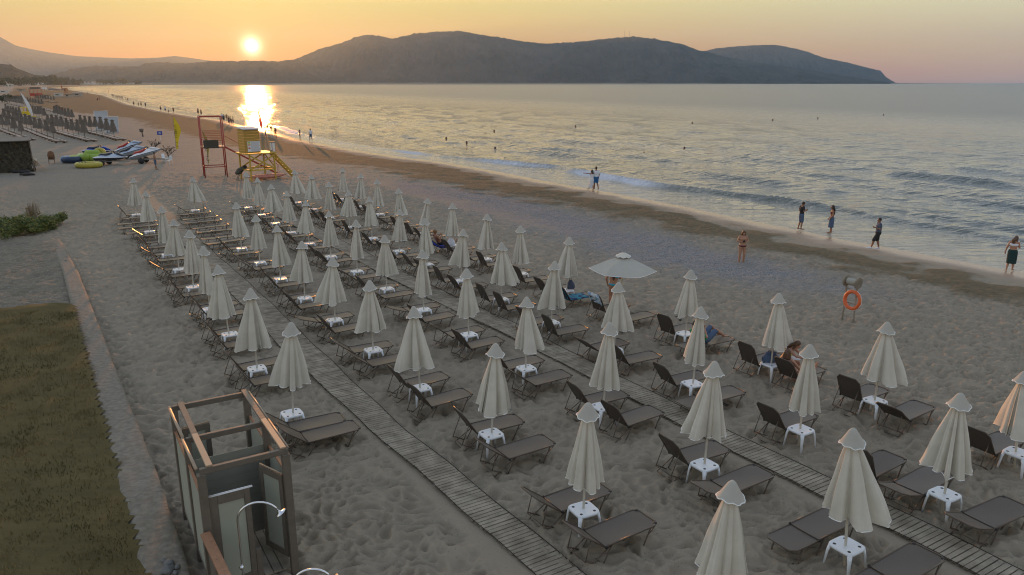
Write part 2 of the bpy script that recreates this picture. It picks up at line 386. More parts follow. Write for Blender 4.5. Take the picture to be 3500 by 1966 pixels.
g2m = MB(); g2m.add([(-120, -60, -.25), (160, -60, -.25), (160, 6.25, -.25), (8, 6.25, -.25), (-120, 6.25, -.25)], [(0, 1, 2, 3, 4)]); 
gb = g2m.build('ground_behind', []); gb['kind'] = 'structure'
def shader(name):
    m = bpy.data.materials.new(name); m.use_nodes = True; nt = m.node_tree; b = nt.nodes['Principled BSDF']
    def N(t, **k):
        n = nt.nodes.new('ShaderNode' + t)
        for a, v in k.items():
            if a in n.inputs.keys():
                if hasattr(v, 'is_linked') or hasattr(v, 'links'): nt.links.new(v, n.inputs[a])
                else: n.inputs[a].default_value = v
            else: setattr(n, a, v)
        return n
    def mix(f, a, c, mode='MIX'):
        n = nt.nodes.new('ShaderNodeMix'); n.data_type = 'RGBA'; n.blend_type = mode
        for i, v in ((0, f), (6, a), (7, c)):
            if isinstance(v, (int, float)): n.inputs[i].default_value = v
            elif isinstance(v, tuple): n.inputs[i].default_value = v if len(v) == 4 else v + (1,)
            else: nt.links.new(v, n.inputs[i])
        return n.outputs[2]
    def ma(op, a, c=None, clamp=False):
        n = nt.nodes.new('ShaderNodeMath'); n.operation = op; n.use_clamp = clamp
        for i, v in enumerate((a, c)):
            if v is None: continue
            if isinstance(v, (int, float)): n.inputs[i].default_value = v
            else: nt.links.new(v, n.inputs[i])
        return n.outputs[0]
    return m, nt, b, N, mix, ma
m, nt, b, N, mix, ma = shader('sand'); M['sand'] = m; L = nt.links
geo = N('NewGeometry'); pos = geo.outputs['Position']
def noise(sc, det=5, rough=.6, vec=None):
    n = N('TexNoise', Scale=sc, Detail=det, Roughness=rough); L.new(vec or pos, n.inputs['Vector']); return n.outputs['Fac']
z1 = N('Attribute', attribute_name='zone'); z2 = N('Attribute', attribute_name='zone2')
sp1 = N('SeparateColor'); L.new(z1.outputs['Color'], sp1.inputs[0]); sp2 = N('SeparateColor'); L.new(z2.outputs['Color'], sp2.inputs[0])
nb_, ns_, nf_ = noise(.35, 4), noise(2.2, 5), noise(14, 4)
sand = mix(nb_, (.225, .188, .136), (.305, .256, .188)); sand = mix(ma('MULTIPLY', ns_, .5), sand, (.345, .29, .213))
grain = N('TexVoronoi', Scale=26.0); L.new(pos, grain.inputs['Vector'])
pebc = mix(N('SeparateColor', Color=grain.outputs['Color']).outputs[0], (.09, .092, .094), (.275, .277, .28))
fleck = ma('GREATER_THAN', noise(24, 3), .66); sand = mix(ma('MULTIPLY', fleck, .55), sand, (.07, .065, .06))
c = mix(sp1.outputs[1], sand, pebc)
weedc = mix(noise(1.3, 6, .7), (.055, .038, .014), (.19, .138, .068)); weedc = mix(ma('MULTIPLY', noise(9, 4), .5), weedc, (.085, .062, .028))
c = mix(ma('MULTIPLY', sp1.outputs[0], .88), c, weedc)
wetc = mix(ns_, (.30, .20, .14), (.36, .25, .175)); c = mix(sp1.outputs[2], c, wetc)
dirtc = mix(noise(1.1, 6, .75), (.055, .05, .03), (.27, .235, .18)); dirtc = mix(ma('MULTIPLY', ma('GREATER_THAN', noise(16, 2), .62), .6), dirtc, (.33, .31, .28)); c = mix(sp2.outputs[0], c, dirtc)
hint = mix(noise(.02, 6, .7), (.045, .05, .03), (.2, .17, .13)); c = mix(sp2.outputs[1], c, hint)
L.new(c, b.inputs['Base Color'])
L.new(mix(sp1.outputs[2], (.9, .9, .9), (.22, .22, .22)), b.inputs['Roughness']); b.inputs['Specular IOR Level'].default_value = .35
bp = N('Bump', Strength=.35, Distance=.02); L.new(mix(sp1.outputs[2], nf_, (.5, .5, .5)), bp.inputs['Height'])
rdg = ma('MULTIPLY', ma('ABSOLUTE', ma('SUBTRACT', noise(3.6, 3, .5), .5)), -4.0)
bp2 = N('Bump', Distance=.13); L.new(ma('MULTIPLY', sp2.outputs[2], .6), bp2.inputs['Strength']); L.new(mix(sp1.outputs[2], rdg, (-.5, -.5, -.5)), bp2.inputs['Height']); L.new(bp.outputs[0], bp2.inputs['Normal'])
bp3 = N('Bump', Strength=.3, Distance=.01); L.new(grain.outputs['Distance'], bp3.inputs['Height']); L.new(bp2.outputs[0], bp3.inputs['Normal'])
L.new(bp3.outputs[0], b.inputs['Normal'])
ground.data.materials.append(m); gb.data.materials.append(m)

# ---------------- sea ----------------
X, Y = fan(9, 15500, 1100, 620, R(52))
s = shore_dist(X, Y); d = -s
al = X * BX.x + Y * BX.y
BRK = [(-60, 165, 5.2), (-48, 158, 5.5), (-38, 137, 2.6), (-25, 112, 3.2), (-14, 100, 3.7), (-5, 90, 3.7), (3, 83, 6.3), (7, 75, 5.9), (12, 67, 5.3), (17, 62, 7.0), (21, 57, 8.2), (23, 52, 7.6), (30, 40, 7.5), (60, 0, 7.5)]
by = np.array([q[1] for q in BRK])[::-1]; bd = np.array([q[2] for q in BRK])[::-1]
cy = Y + d * .45
br = np.interp(cy, by, bd) + .35 * pn(cy / 3, cy / 7, 2)
H = .38 * np.interp(cy, [40, 50, 58, 66, 88, 95, 110, 140, 170], [.18, .55, .75, 1, 1, .6, .35, .7, 0])
dx = d - br
zb = H * np.where(dx < 0, np.exp(-(dx / .42) ** 2), np.exp(-(dx / 1.3) ** 2))
def train(off, lam, a, sd, gate):
    w = d + 1.4 * pn(al / 16, d / 30, sd) + off
    g = sstep(gate, gate + .35, pn(al / 11, d / 6, sd + 3) + .25)
    c_ = np.cos(2 * PI * w / lam); return a * g * (np.maximum(c_, -.25) + .25) ** 1.5
zw = train(0, 5.2, .20, 11, -.05) * sstep(7, 12, d) * (1 - sstep(34, 60, d)) + train(2.2, 8.5, .21, 17, .0) * sstep(11, 17, d) * (1 - sstep(60, 130, d))
zw = zw + train(1.0, 3.1, .07, 31, .0) * sstep(2.5, 4, d) * (1 - sstep(20, 30, d))
zw = zw + .035 * fbm(X / 1.4, Y / .9, 2, 51) * sstep(.8, 4, d) * (1 - sstep(90, 160, Y))
Z = SEA + .012 + zb + zw - .02 * sstep(0, -2, d) - .05 * (d < -.6)
lobes = .9 * pn(al / 5.5, d * 0, 77) + .35 * pn(al / 1.9, d * 0, 78)
Z = Z + .0 * lobes
fo = np.interp(cy, [50, 66, 69, 74, 77, 79, 82, 84, 88, 90, 95, 99, 103, 134, 138, 155, 160], [0, 0, .9, 1, .9, .15, .1, .8, .8, .1, .1, .9, .2, .2, 1, 1, 0])
foam = fo * np.exp(-((dx + .45) / .55) ** 2) * 1.5 + np.exp(-((d - .15 - .2 * lobes) / .10) ** 2) * .22
foam = foam + fo * .35 * (dx < 0) * (dx > -3.2) * sstep(.05, .4, pn(X / .5, Y / .35, 91))
foam = foam + .3 * np.exp(-((d - 2.2 - lobes) / .14) ** 2) * sstep(0, .3, pn(al / 4, d, 95))
me = grid_mesh('sea', X, Y, Z, keep=(s < 1.4), attrs={'foam': np.stack([np.clip(foam, 0, 1), 1 - sstep(0, 9, d), sstep(15, 220, d)], -1)})
sea = link('sea', me); sea['kind'] = 'structure'
m, nt, b, N, mix, ma = shader('sea_water'); M['sea'] = m; L = nt.links
geo = N('NewGeometry'); pos = geo.outputs['Position']
fa = N('Attribute', attribute_name='foam'); sf = N('SeparateColor'); L.new(fa.outputs['Color'], sf.inputs[0])
def wnoise(sx, sy, det, rough=.55, dist=0.0):
    mp = N('Mapping'); L.new(pos, mp.inputs[0]); mp.inputs['Scale'].default_value = (sx, sy, 1); mp.inputs['Rotation'].default_value = (0, 0, R(8))
    n = N('TexNoise', Scale=1.0, Detail=det, Roughness=rough, Distortion=dist); L.new(mp.outputs[0], n.inputs['Vector']); return n.outputs['Fac']
body = mix(sf.outputs[1], (.105, .125, .12), (.30, .275, .215))
fm = ma('MULTIPLY', sf.outputs[0], ma('ADD', ma('MULTIPLY', wnoise(3, 3, 4, .7), 1.6), .1), clamp=True)
L.new(mix(fm, body, (.62, .64, .70)), b.inputs['Base Color']); b.inputs['IOR'].default_value = 1.33
L.new(ma('ADD', ma('MULTIPLY', fm, .8), ma('ADD', ma('MULTIPLY', sf.outputs[2], .30), .04)), b.inputs['Roughness'])
h1 = wnoise(.20, 1.25, 4, .55, .2); h2 = wnoise(.8, 5.0, 4, .6); h3 = wnoise(.022, .20, 5, .6)
b1 = N('Bump', Strength=.6, Distance=.42); L.new(h1, b1.inputs['Height'])
b2 = N('Bump', Strength=.35, Distance=.07); L.new(h2, b2.inputs['Height']); L.new(b1.outputs[0], b2.inputs['Normal'])
b3 = N('Bump', Strength=.32, Distance=1.6); L.new(h3, b3.inputs['Height']); L.new(b2.outputs[0], b3.inputs['Normal'])
L.new(b3.outputs[0], b.inputs['Normal'])
sea.data.materials.append(m)

# ---------------- hills across the bay ----------------
m, nt, b, N, mix, ma = shader('hill_scrub'); M['hill'] = m; L = nt.links
geo = N('NewGeometry'); pos = geo.outputs['Position']
def noise(sc, det=6, rough=.65):
    n = N('TexNoise', Scale=sc, Detail=det, Roughness=rough); L.new(pos, n.inputs['Vector']); return n.outputs['Fac']
rp = N('ValToRGB'); rp.color_ramp.elements[0].position = .35; rp.color_ramp.elements[1].position = .68
rp.color_ramp.elements[0].color = (.018, .026, .02, 1); rp.color_ramp.elements[1].color = (.095, .088, .075, 1); L.new(noise(.004), rp.inputs[0])
L.new(mix(ma('MULTIPLY', noise(.03, 5), .5), rp.outputs[0], (.045, .05, .035)), b.inputs['Base Color']); b.inputs['Roughness'].default_value = 1; b.inputs['Specular IOR Level'].default_value = 0
bp = N('Bump', Strength=1.0, Distance=90.0); L.new(noise(.006), bp.inputs['Height']); L.new(bp.outputs[0], b.inputs['Normal'])
DK = 3500 / 2576
def hill(name, prof, dist, depth, seed, cols=520, rough=1.0, label=None):
    u = np.linspace(prof[0][0], prof[-1][0], cols); v = np.interp(u, [p[0] for p in prof], [p[1] for p in prof])
    us = u.copy()
    T = np.linspace(0, 1, 34); X = np.zeros((len(T) + 10, cols)); Y = X * 0; Z = X * 0
    top = np.array([tuple(at_y(a * DK, c_ * DK, dist)) for a, c_ in zip(us, v)])
    hgt = np.maximum(top[:, 2] - SEA, 1)
    hgt = hgt + rough * (1.2 * fbm(top[:, 0] / 60, top[:, 0] * 0 + seed, 3, seed) * 4 + 3.5 * np.maximum(0, pn(top[:, 0] / 22, top[:, 0] * 0 + .5, seed + 7) - .25) * 3)
    for i in range(len(T) + 10):
        if i < len(T): t = T[i]; k = t ** .8; off = -(1 - t) * depth
        else: t = 1; j = (i - len(T) + 1) / 10; k = 1 - j ** 1.3 * .97; off = j * depth * .8
        yy = dist + off; X[i] = top[:, 0] * (yy / dist); Y[i] = yy
        gul = fbm(X[i] / (depth * .22), (Y[i]) / (depth * .55), 4, seed + 20)
        gul2 = np.abs(fbm(X[i] / (depth * .09), Y[i] / (depth * .5), 3, seed + 40))
        w = math.sin(PI * min(k, 1)) if i < len(T) else .0
        Z[i] = SEA - 1.5 + (hgt + 1.5) * np.clip(k + .22 * gul * w - .22 * gul2 * w, 0, 1.0)
        Y[i] += 0
    me = grid_mesh(name, X, Y, Z); me.materials.append(M['hill']); o = link(name, me); o['kind'] = 'structure'; return o
hill('hill_ridge', [(610, 207), (640, 195), (690, 158), (715, 152), (740, 150), (770, 138), (800, 125), (830, 116), (860, 108), (890, 95), (925, 87), (950, 90), (990, 98), (1010, 92), (1050, 84), (1100, 80), (1160, 78), (1200, 86), (1260, 95),
  (1320, 105), (1370, 110), (1420, 108), (1480, 103), (1530, 97), (1590, 92), (1640, 97), (1700, 108), (1720, 112), (1750, 125), (1790, 133), (1830, 145), (1900, 157), (1980, 168), (2060, 180), (2140, 192), (2200, 203), (2240, 208)], 7500, 1500, 3)
hill('hill_headland', [(1560, 190), (1700, 148), (1775, 128), (1800, 122), (1850, 117), (1900, 114), (1950, 113), (2000, 122), (2030, 130), (2070, 145), (2130, 157), (2180, 170), (2215, 178), (2230, 195), (2252, 208)], 9800, 1300, 13, rough=.6)
hill('hill_low', [(40, 206), (100, 196), (143, 184), (187, 173), (234, 166), (300, 167), (350, 167), (367, 158), (400, 157), (467, 160), (510, 156), (547, 153), (600, 154), (662, 153), (702, 155), (749, 150), (790, 170), (830, 208)], 6500, 900, 23, rough=.8)
hill('hill_far', [(-500, 40), (-200, 30), (-60, 60), (0, 93), (40, 115), (70, 122), (130, 133), (200, 142), (270, 145), (330, 147), (400, 145), (440, 141), (480, 146), (520, 152), (560, 156), (640, 162), (760, 190)], 11800, 2200, 33, rough=.5)
hill('hill_near', [(-420, 170), (-150, 158), (-50, 165), (0, 163), (25, 163), (45, 172), (75, 185), (110, 192), (150, 200), (200, 207)], 3300, 500, 43, rough=.6)

# ---------------- haze ----------------
hz = MB(); hz.box((-500, 6300, 412), (26000, 15400, 830)); hm = bpy.data.materials.new('haze_air'); hm.use_nodes = True
hn = hm.node_tree; hn.nodes.remove(hn.nodes['Principled BSDF']); pv = hn.nodes.new('ShaderNodeVolumePrincipled')
pv.inputs['Color'].default_value = (.47, .69, .98, 1); pv.inputs['Density'].default_value = 5.4e-5; pv.inputs['Anisotropy'].default_value = .56
hn.links.new(pv.outputs[0], hn.nodes['Material Output'].inputs['Volume'])
haze = hz.build('haze', [hm]); haze['kind'] = 'stuff'
# ---------------- concrete edging, lawn ----------------
def resample(L, step):
    out = []
    for a, b_ in zip(L[:-1], L[1:]):
        n = max(1, int((b_ - a).length / step))
        out += [a.lerp(b_, i / n) for i in range(n)]
    return out + [L[-1]]
wl, wr = resample(WALL_L, .3), resample(WALL_R, .3)
n_ = min(len(wl), len(wr)); wl = [wl[int(i * (len(wl) - 1) / (n_ - 1))] for i in range(n_)]; wr = [wr[int(i * (len(wr) - 1) / (n_ - 1))] for i in range(n_)]
mb = MB(); vs = []; K = 9
for i, (p, q) in enumerate(zip(wl, wr)):
    for k in range(K):
        t = k / (K - 1); v = p.lerp(q, t); nzv = random.uniform(-1, 1)
        v = v + (q - p).normalized() * (.012 * random.uniform(-1, 1) if k in (0, K - 1) else 0) + Vector((0, 0,   .006 * nzv - (.03 if k in (0, K - 1) else 0)))
        vs.append(v)
    vs.append(Vector((q.x + .03 * random.uniform(0, 2), q.y, -.25))); vs.insert(len(vs) - K - 1, Vector((p.x, p.y, -.25)))
KK = K + 2
mb.add(vs, [(i * KK + k, i * KK + k + 1, (i + 1) * KK + k + 1, (i + 1) * KK + k) for i in range(n_ - 1) for k in range(KK - 1)])
edging = mb.build('concrete_edging', M['conc'], smooth=True); tag(edging, 'long worn concrete edging strip between the sand and the lawn', 'kerb wall')
# lawn: a grass sheet with blades
LT0, LT1 = at(-260, 1075, .28), at(232, 1038, .28)      # far edge of the lawn
def lawn_in(x, y):
    ye = LT0.y + (LT1.y - LT0.y) * (x - LT0.x) / (LT1.x - LT0.x)
    return (y < ye + .03 * np.sin(x * 2.1)) & (wall_side(x, y, WALL_L) < -.02)
xs = np.arange(-34, -4.5, .16); ysv = np.arange(6, 27, .16); Xl, Yl = np.meshgrid(xs, ysv, indexing='ij')
Zl = .29 + .05 * fbm(Xl / 1.6, Yl / 1.6, 3, 61)
me = grid_mesh('lawn', Xl, Yl, Zl, keep=None)
m, nt, b, N, mix, ma = shader('turf'); L = nt.links; pos = N('NewGeometry').outputs['Position']
mpg = N('Mapping'); L.new(pos, mpg.inputs[0]); mpg.inputs['Scale'].default_value = (.55, 2.2, 1); mpg.inputs['Rotation'].default_value = (0, 0, R(-8)); n1 = N('TexNoise', Scale=1.0, Detail=7, Roughness=.75); L.new(mpg.outputs[0], n1.inputs['Vector']); n2 = N('TexNoise', Scale=22, Detail=4); L.new(pos, n2.inputs['Vector'])
L.new(mix(ma('MULTIPLY', n2.outputs['Fac'], .7), mix(n1.outputs['Fac'], (.02, .024, .008), (.24, .175, .08)), (.07, .065, .028)), b.inputs['Base Color']); b.inputs['Roughness'].default_value = .9; b.inputs['Specular IOR Level'].default_value = .1
M['turf'] = m
kp = lawn_in(Xl, Yl)
me = grid_mesh('lawn', Xl, Yl, Zl, keep=kp); me.materials.append(m); lawn = link('lawn', me); tag(lawn, None, None, None, 'structure')
nb = 130000; px = rng.uniform(-24, -5, nb); py = rng.uniform(9, 26, nb); ok = lawn_in(px, py) & (px > -py * .85 - 1) & (rng.random(nb) < np.clip(.55 + .9 * fbm(px / .7, py / .7, 3, 71), .12, 1))
px, py = px[ok], py[ok]; nb = len(px); pz = .28 + .05 * fbm(px / 1.6, py / 1.6, 3, 61)
th = rng.uniform(0, 2 * PI, nb); hh = rng.uniform(.03, .11, nb); wd = rng.uniform(.006, .013, nb); ln = rng.uniform(-.05, .05, (nb, 2))
co = np.zeros((nb, 3, 3)); co[:, 0] = np.stack([px - wd * np.cos(th), py - wd * np.sin(th), pz], -1); co[:, 1] = np.stack([px + wd * np.cos(th), py + wd * np.sin(th), pz], -1); co[:, 2] = np.stack([px + ln[:, 0], py + ln[:, 1], pz + hh], -1)
me = bpy.data.meshes.new('grass'); me.vertices.add(nb * 3); me.vertices.foreach_set('co', co.reshape(-1).astype(np.float32)); me.loops.add(nb * 3); me.loops.foreach_set('vertex_index', np.arange(nb * 3, dtype=np.int32))
me.polygons.add(nb); me.polygons.foreach_set('loop_start', (np.arange(nb) * 3).astype(np.int32)); me.polygons.foreach_set('loop_total', np.full(nb, 3, np.int32)); me.update(calc_edges=True)
me.materials.append(mat('grass_blade', (.07, .068, .020), .7, noise=(.6, .14, (.26, .19, .09)), spec=.1)); grass = link('grass', me); tag(grass, 'short patchy green and straw coloured lawn grass', 'grass', None, 'stuff')

def leaf_bush(name, c, rx, ry, rz, n, size, mats, label, cat, group=None, stalks=0, seed=1):
    rd = random.Random(seed); root = empty(name, (c.x, c.y, c.z), 0, label, cat, group); mb = MB()
    cl = [(Vector((rd.uniform(-1, 1) * rx * .75, rd.uniform(-1, 1) * ry * .75, rd.uniform(.15, .75) * rz)), rd.uniform(.25, .5)) for _ in range(16)]
    for i in range(n):
        q, s_ = rd.choice(cl); d = Vector((rd.gauss(0, 1), rd.gauss(0, 1), rd.gauss(0, 1))).normalized() * rd.uniform(.5, 1)
        p = q + Vector((d.x * rx * s_, d.y * ry * s_, d.z * rz * s_)); p.z = max(p.z, .02)
        a = Vector((rd.gauss(0, 1), rd.gauss(0, 1), rd.gauss(0, .6))).normalized(); b_ = a.orthogonal().normalized(); z = size * rd.uniform(.6, 1.4)
        mb.add([p - a * z, p + b_ * z * .4, p + a * z, p - b_ * z * .4], [(0, 1, 2, 3)], rd.randint(0, len(mats) - 1))
    mb.build('foliage', mats, root)
    st = MB(); st.ball((0, 0, 0), rx * .5, ry * .5, .05)
    for i in range(max(stalks, 6)):
        p = Vector((rd.uniform(-1, 1) * rx * .3, rd.uniform(-1, 1) * ry * .3, -.02)); h = rz * (rd.uniform(.9, 1.5) if stalks else rd.uniform(.4, .8))
        st.tube([p, p + Vector((rd.uniform(-.35, .35) * rx * 2, rd.uniform(-.35, .35) * ry * 2, h))], [.008, .004] if False else .007, 3)
    st.build('stem', M['drygrass'], root); return root
M['leaf2'] = mat('yellow_leaf', (.24, .21, .04), .6); M['leaf3'] = mat('deep_leaf', (.045, .08, .02), .6)
def bush(u0, u1, v0, h, n, mats, label, stalks=0, seed=1, ry=1.2, sz=.055):
    p0, p1 = at(u0, v0, .1), at(u1, v0, .1); c = (p0 + p1) / 2; c.y += ry * .6; c.z = gz(c.x, c.y)
    return leaf_bush('shrub', c, (p1 - p0).length / 2, ry, h, n, sz, mats, label, 'shrub', 'shrubs beside the dirt patch', stalks, seed)
LM = [M['leaf'], M['leaf3'], M['leaf2']]
bush(-40, 60, 812, 1.05, 6200, LM, 'dark green leafy shrub cut by the left edge of the photo', 0, 1, 1.6)
bush(45, 130, 800, .95, 5200, LM, 'green and yellowish leafy shrub, middle one of its clump', 0, 2, 1.4)
bush(120, 186, 775, .7, 2600, LM, 'low yellow green shrub at the sand end of its clump', 0, 3, 1.1)
bush(80, 120, 762, .9, 500, [M['drygrass'], M['leaf2']], 'dry brown stalky tuft rising behind the green shrubs', 90, 4, .7, .05)

# ---------------- boardwalks ----------------
def boardwalk(pts, w_near, b0, b1, label, seed, w_far=.98):
    width = w_far
    rd = random.Random(seed); root = empty('boardwalk', ab(pts[0][1], b1, 0), 0, label, 'boardwalk', 'slatted wooden boardwalks'); O = Vector(root.location)
    bs = [p[0] for p in pts][::1]; as_ = [p[1] for p in pts]
    mb = MB(); b_ = b0; rope = [[], []]; k = 0
    while b_ < b1:
        a = float(np.interp(b_, bs, as_)) + .02 * math.sin(b_ * 1.7); yaw = rd.gauss(0, .012)
        z = .050 + .018 * math.sin(b_ * .9 + seed) + rd.uniform(-.004, .004)
        x = Matrix((AX * math.cos(yaw) + BX * math.sin(yaw), -AX * math.sin(yaw) + BX * math.cos(yaw), Z1)).transposed()
        width = w_far + (w_near - w_far) * min(1, max(0, (b_ + 24) / 8)); c = ab(a + rd.gauss(0, .012), b_, z); mb.box(c - O, (width + rd.uniform(-.03, .03), .088, .022), x)
        if k % 6 == 0:
            for j, sg in enumerate((-.5, .5)): rope[j].append(ab(a + sg * (width + .02) , b_, z + .012 + rd.uniform(0, .012)) - O)
        b_ += .108 + rd.gauss(0, .003); k += 1
    pl = mb.build('planks', M['wood'], root)
    rb = MB(); [rb.tube(r_, .008, 4) for r_ in rope]; rb.build('edge_cable', M['rope'], root)
    return root
boardwalk([(-52, 5.9), (-31, 6.14), (-24, 6.1), (-20, 6.13), (-15.5, 6.25), (-9.3, 6.58), (-5, 6.8)], .70, -50, -6.5, 'weathered slatted boardwalk on the left, ending beyond the shower cabin', 1)
boardwalk([(-52, 12.45), (-35, 12.5), (-29, 12.48), (-26, 12.6), (-20, 12.85), (-13, 12.85), (-8, 13.0), (-4, 13.12)], .76, -50, -3.8, 'weathered slatted boardwalk on the right, running to the bottom right corner', 2)

# ---------------- closed umbrella ----------------
def canopy_mesh(seed, Rb, zt=2.42, zb=1.02, fan=0.0):
    rd = random.Random(seed); n = 112; rows = 15
    L_ = 8; edges = sorted([i * 2 * PI / L_ + rd.uniform(-.33, .33) for i in range(L_)]); ampl = [rd.uniform(.56, 1.2) for _ in range(L_)]; drop = [rd.uniform(-.03, .03) for _ in range(L_)]
    if fan: k = rd.randrange(L_); ampl[k] *= 1 + fan; ampl[(k + 1) % L_] *= 1 + fan * .7
    mb = MB(); vs = []; hem = []
    prof = []
    for j in range(n):
        w = 2 * PI * j / n; k = max([i for i in range(L_) if edges[i] <= w], default=L_ - 1); e0 = edges[k]; e1 = edges[(k + 1) % L_]
        span = (e1 - e0) % (2 * PI); f = ((w - e0) % (2 * PI)) / span
        g = (math.sin(PI * f / .2 * .5) if f < .2 else 1 - .10 * math.sin(PI * (f - .2) / .64) if f < .84 else max(0.0, 1 - (f - .84) / .16) ** .9)
        lo = .30 + .1 * ampl[k]; prof.append((w + .10 * math.sin(2 * PI * f), lo + (ampl[k] - lo) * g, drop[k] - .045 * math.sin(PI * f)))
    for i in range(rows + 1):
        t = i / rows
        for j in range(n):
            w, g, dz = prof[j]; Rr = .055 + (Rb - .055) * t ** .82; gg = 1 * (1 - t ** .35) * .9 + g * t ** .35 if t > 0 else .9
            r = Rr * gg * (1 + .02 * math.sin(9 * t + j * .1)); z = zt + (zb - zt) * t + dz * t ** 2
            vs.append((r * math.cos(w), r * math.sin(w), z))
    mb.add(vs, [(i * n + k, i * n + (k + 1) % n, (i + 1) * n + (k + 1) % n, (i + 1) * n + k) for i in range(rows) for k in range(n)])
    hem = [Vector(v) for v in vs[-n:]]
    cm = mb.mesh('canopy', M['canvas'], True)
    tr = MB(); tr.tube(hem[::2], .0095, 4, closed=True); tm = tr.mesh('hem_trim', M['trim'], True)
    # cap
    cp = MB(); vs = []; prf = [(0.0, .175), (.03, .168), (.065, .135), (.11, .06), (.16, -.02), (.205, -.085)]
    m_ = 64
    for i, (r, z) in enumerate(prf):
        t = i / 5
        for j in range(m_):
            w = 2 * PI * j / m_; lobe = math.cos(8 * w + seed) * .5 + .5
            rr = max(r, .002) * (1 + .08 * lobe * t - .04); vs.append((rr * math.cos(w), rr * math.sin(w), z + zt - .0 - .02 * lobe * t * t + .02 * math.sin(2 * w + seed) * t))
    cp.add(vs, [(i * m_ + k, i * m_ + (k + 1) % m_, (i + 1) * m_ + (k + 1) % m_, (i + 1) * m_ + k) for i in range(5) for k in range(m_)]); cpm = cp.mesh('cap', M['canvas2'], True)
    ct_ = MB(); ct_.tube([Vector(v) for v in vs[-m_:]][::2], .0095, 4, closed=True); ctm = ct_.mesh('cap_trim', M['trim'], True)
    return cm, tm, cpm, ctm
CAN = [canopy_mesh(1, .42), canopy_mesh(2, .39), canopy_mesh(3, .43, fan=.25), canopy_mesh(4, .41, zb=1.08), canopy_mesh(5, .48, zb=1.1, fan=.35), canopy_mesh(6, .38, zb=.98), canopy_mesh(7, .53, zb=1.14, fan=.3), canopy_mesh(8, .36, zb=1.04), canopy_mesh(9, .45, zb=1.02, fan=.4), canopy_mesh(10, .40, zb=1.1, fan=.2)]
pm = MB(); pm.tube([(0, 0, -.25), (0, 0, 2.44)], .024, 10); POLE = pm.mesh('pole', M['pole'], True)
def umbrella(var, loc, yaw, tilt, sc, label, group):
    t = empty('beach_umbrella', loc, 0, label, 'umbrella', group); t.rotation_euler = (tilt[1], tilt[0], yaw); t.scale = (1, 1, sc)
    t.rotation_mode = 'QUATERNION'; t.rotation_quaternion = Quaternion((0, 1, 0), tilt[0]) @ Quaternion((1, 0, 0), tilt[1]) @ Quaternion((0, 0, 1), yaw)
    cm, tm, cpm, ctm = CAN[var]; link('pole', POLE, t); c = link('canopy', cm, t); link('hem_trim', tm, c); k = link('cap', cpm, c); link('cap_trim', ctm, k) if False else link('cap_trim', ctm, c)
    return t

# ---------------- side table ----------------
tb = MB(); n = 40
def sq(r, w, p=5.0):
    c_, s_ = math.cos(w), math.sin(w); k = r / ((abs(c_) ** p + abs(s_) ** p) ** (1 / p)); return k * c_, k * s_
rings = [(.0, .43), (.20, .43), (.225, .436), (.24, .432), (.245, .41), (.24, .385), (.225, .385), (.215, .41)]
vs = []
for r, z in rings:
    for k in range(n): x_, y_ = sq(max(r, .001), 2 * PI * k / n); vs.append((x_, y_, z))
tb.add(vs, [(i * n + k, i * n + (k + 1) % n, (i + 1) * n + (k + 1) % n, (i + 1) * n + k) for i in range(len(rings) - 1) for k in range(n)])
for sx in (-1, 1):
    for sy in (-1, 1): tb.lathe([(.029, .4318), (.029, .4312), (.022, .4305), (0.001, .4305)], (sx * .145, sy * .145, 0), 14, 1)
TTOP = tb.mesh('tabletop', [M['plastic'], M['hole']], True)
def tleg(sx, sy):
    mb = MB(); p = [Vector((sx * .19, sy * .19, .41)), Vector((sx * .215, sy * .215, .3)), Vector((sx * .25, sy * .25, -.05))]
    mb.loft(p, [.05, .036, .024], [.032, .024, .017], Vector((-sy, sx, 0)).normalized(), 8); return mb.mesh('leg', M['plastic'], True)
TLEG = [tleg(a, b_) for a in (-1, 1) for b_ in (-1, 1)]
def table(loc, yaw, label, group):
    t = empty('side_table', loc, yaw, label, 'table', group); link('tabletop', TTOP, t)
    for l in TLEG: link('leg', l, t)
    return t

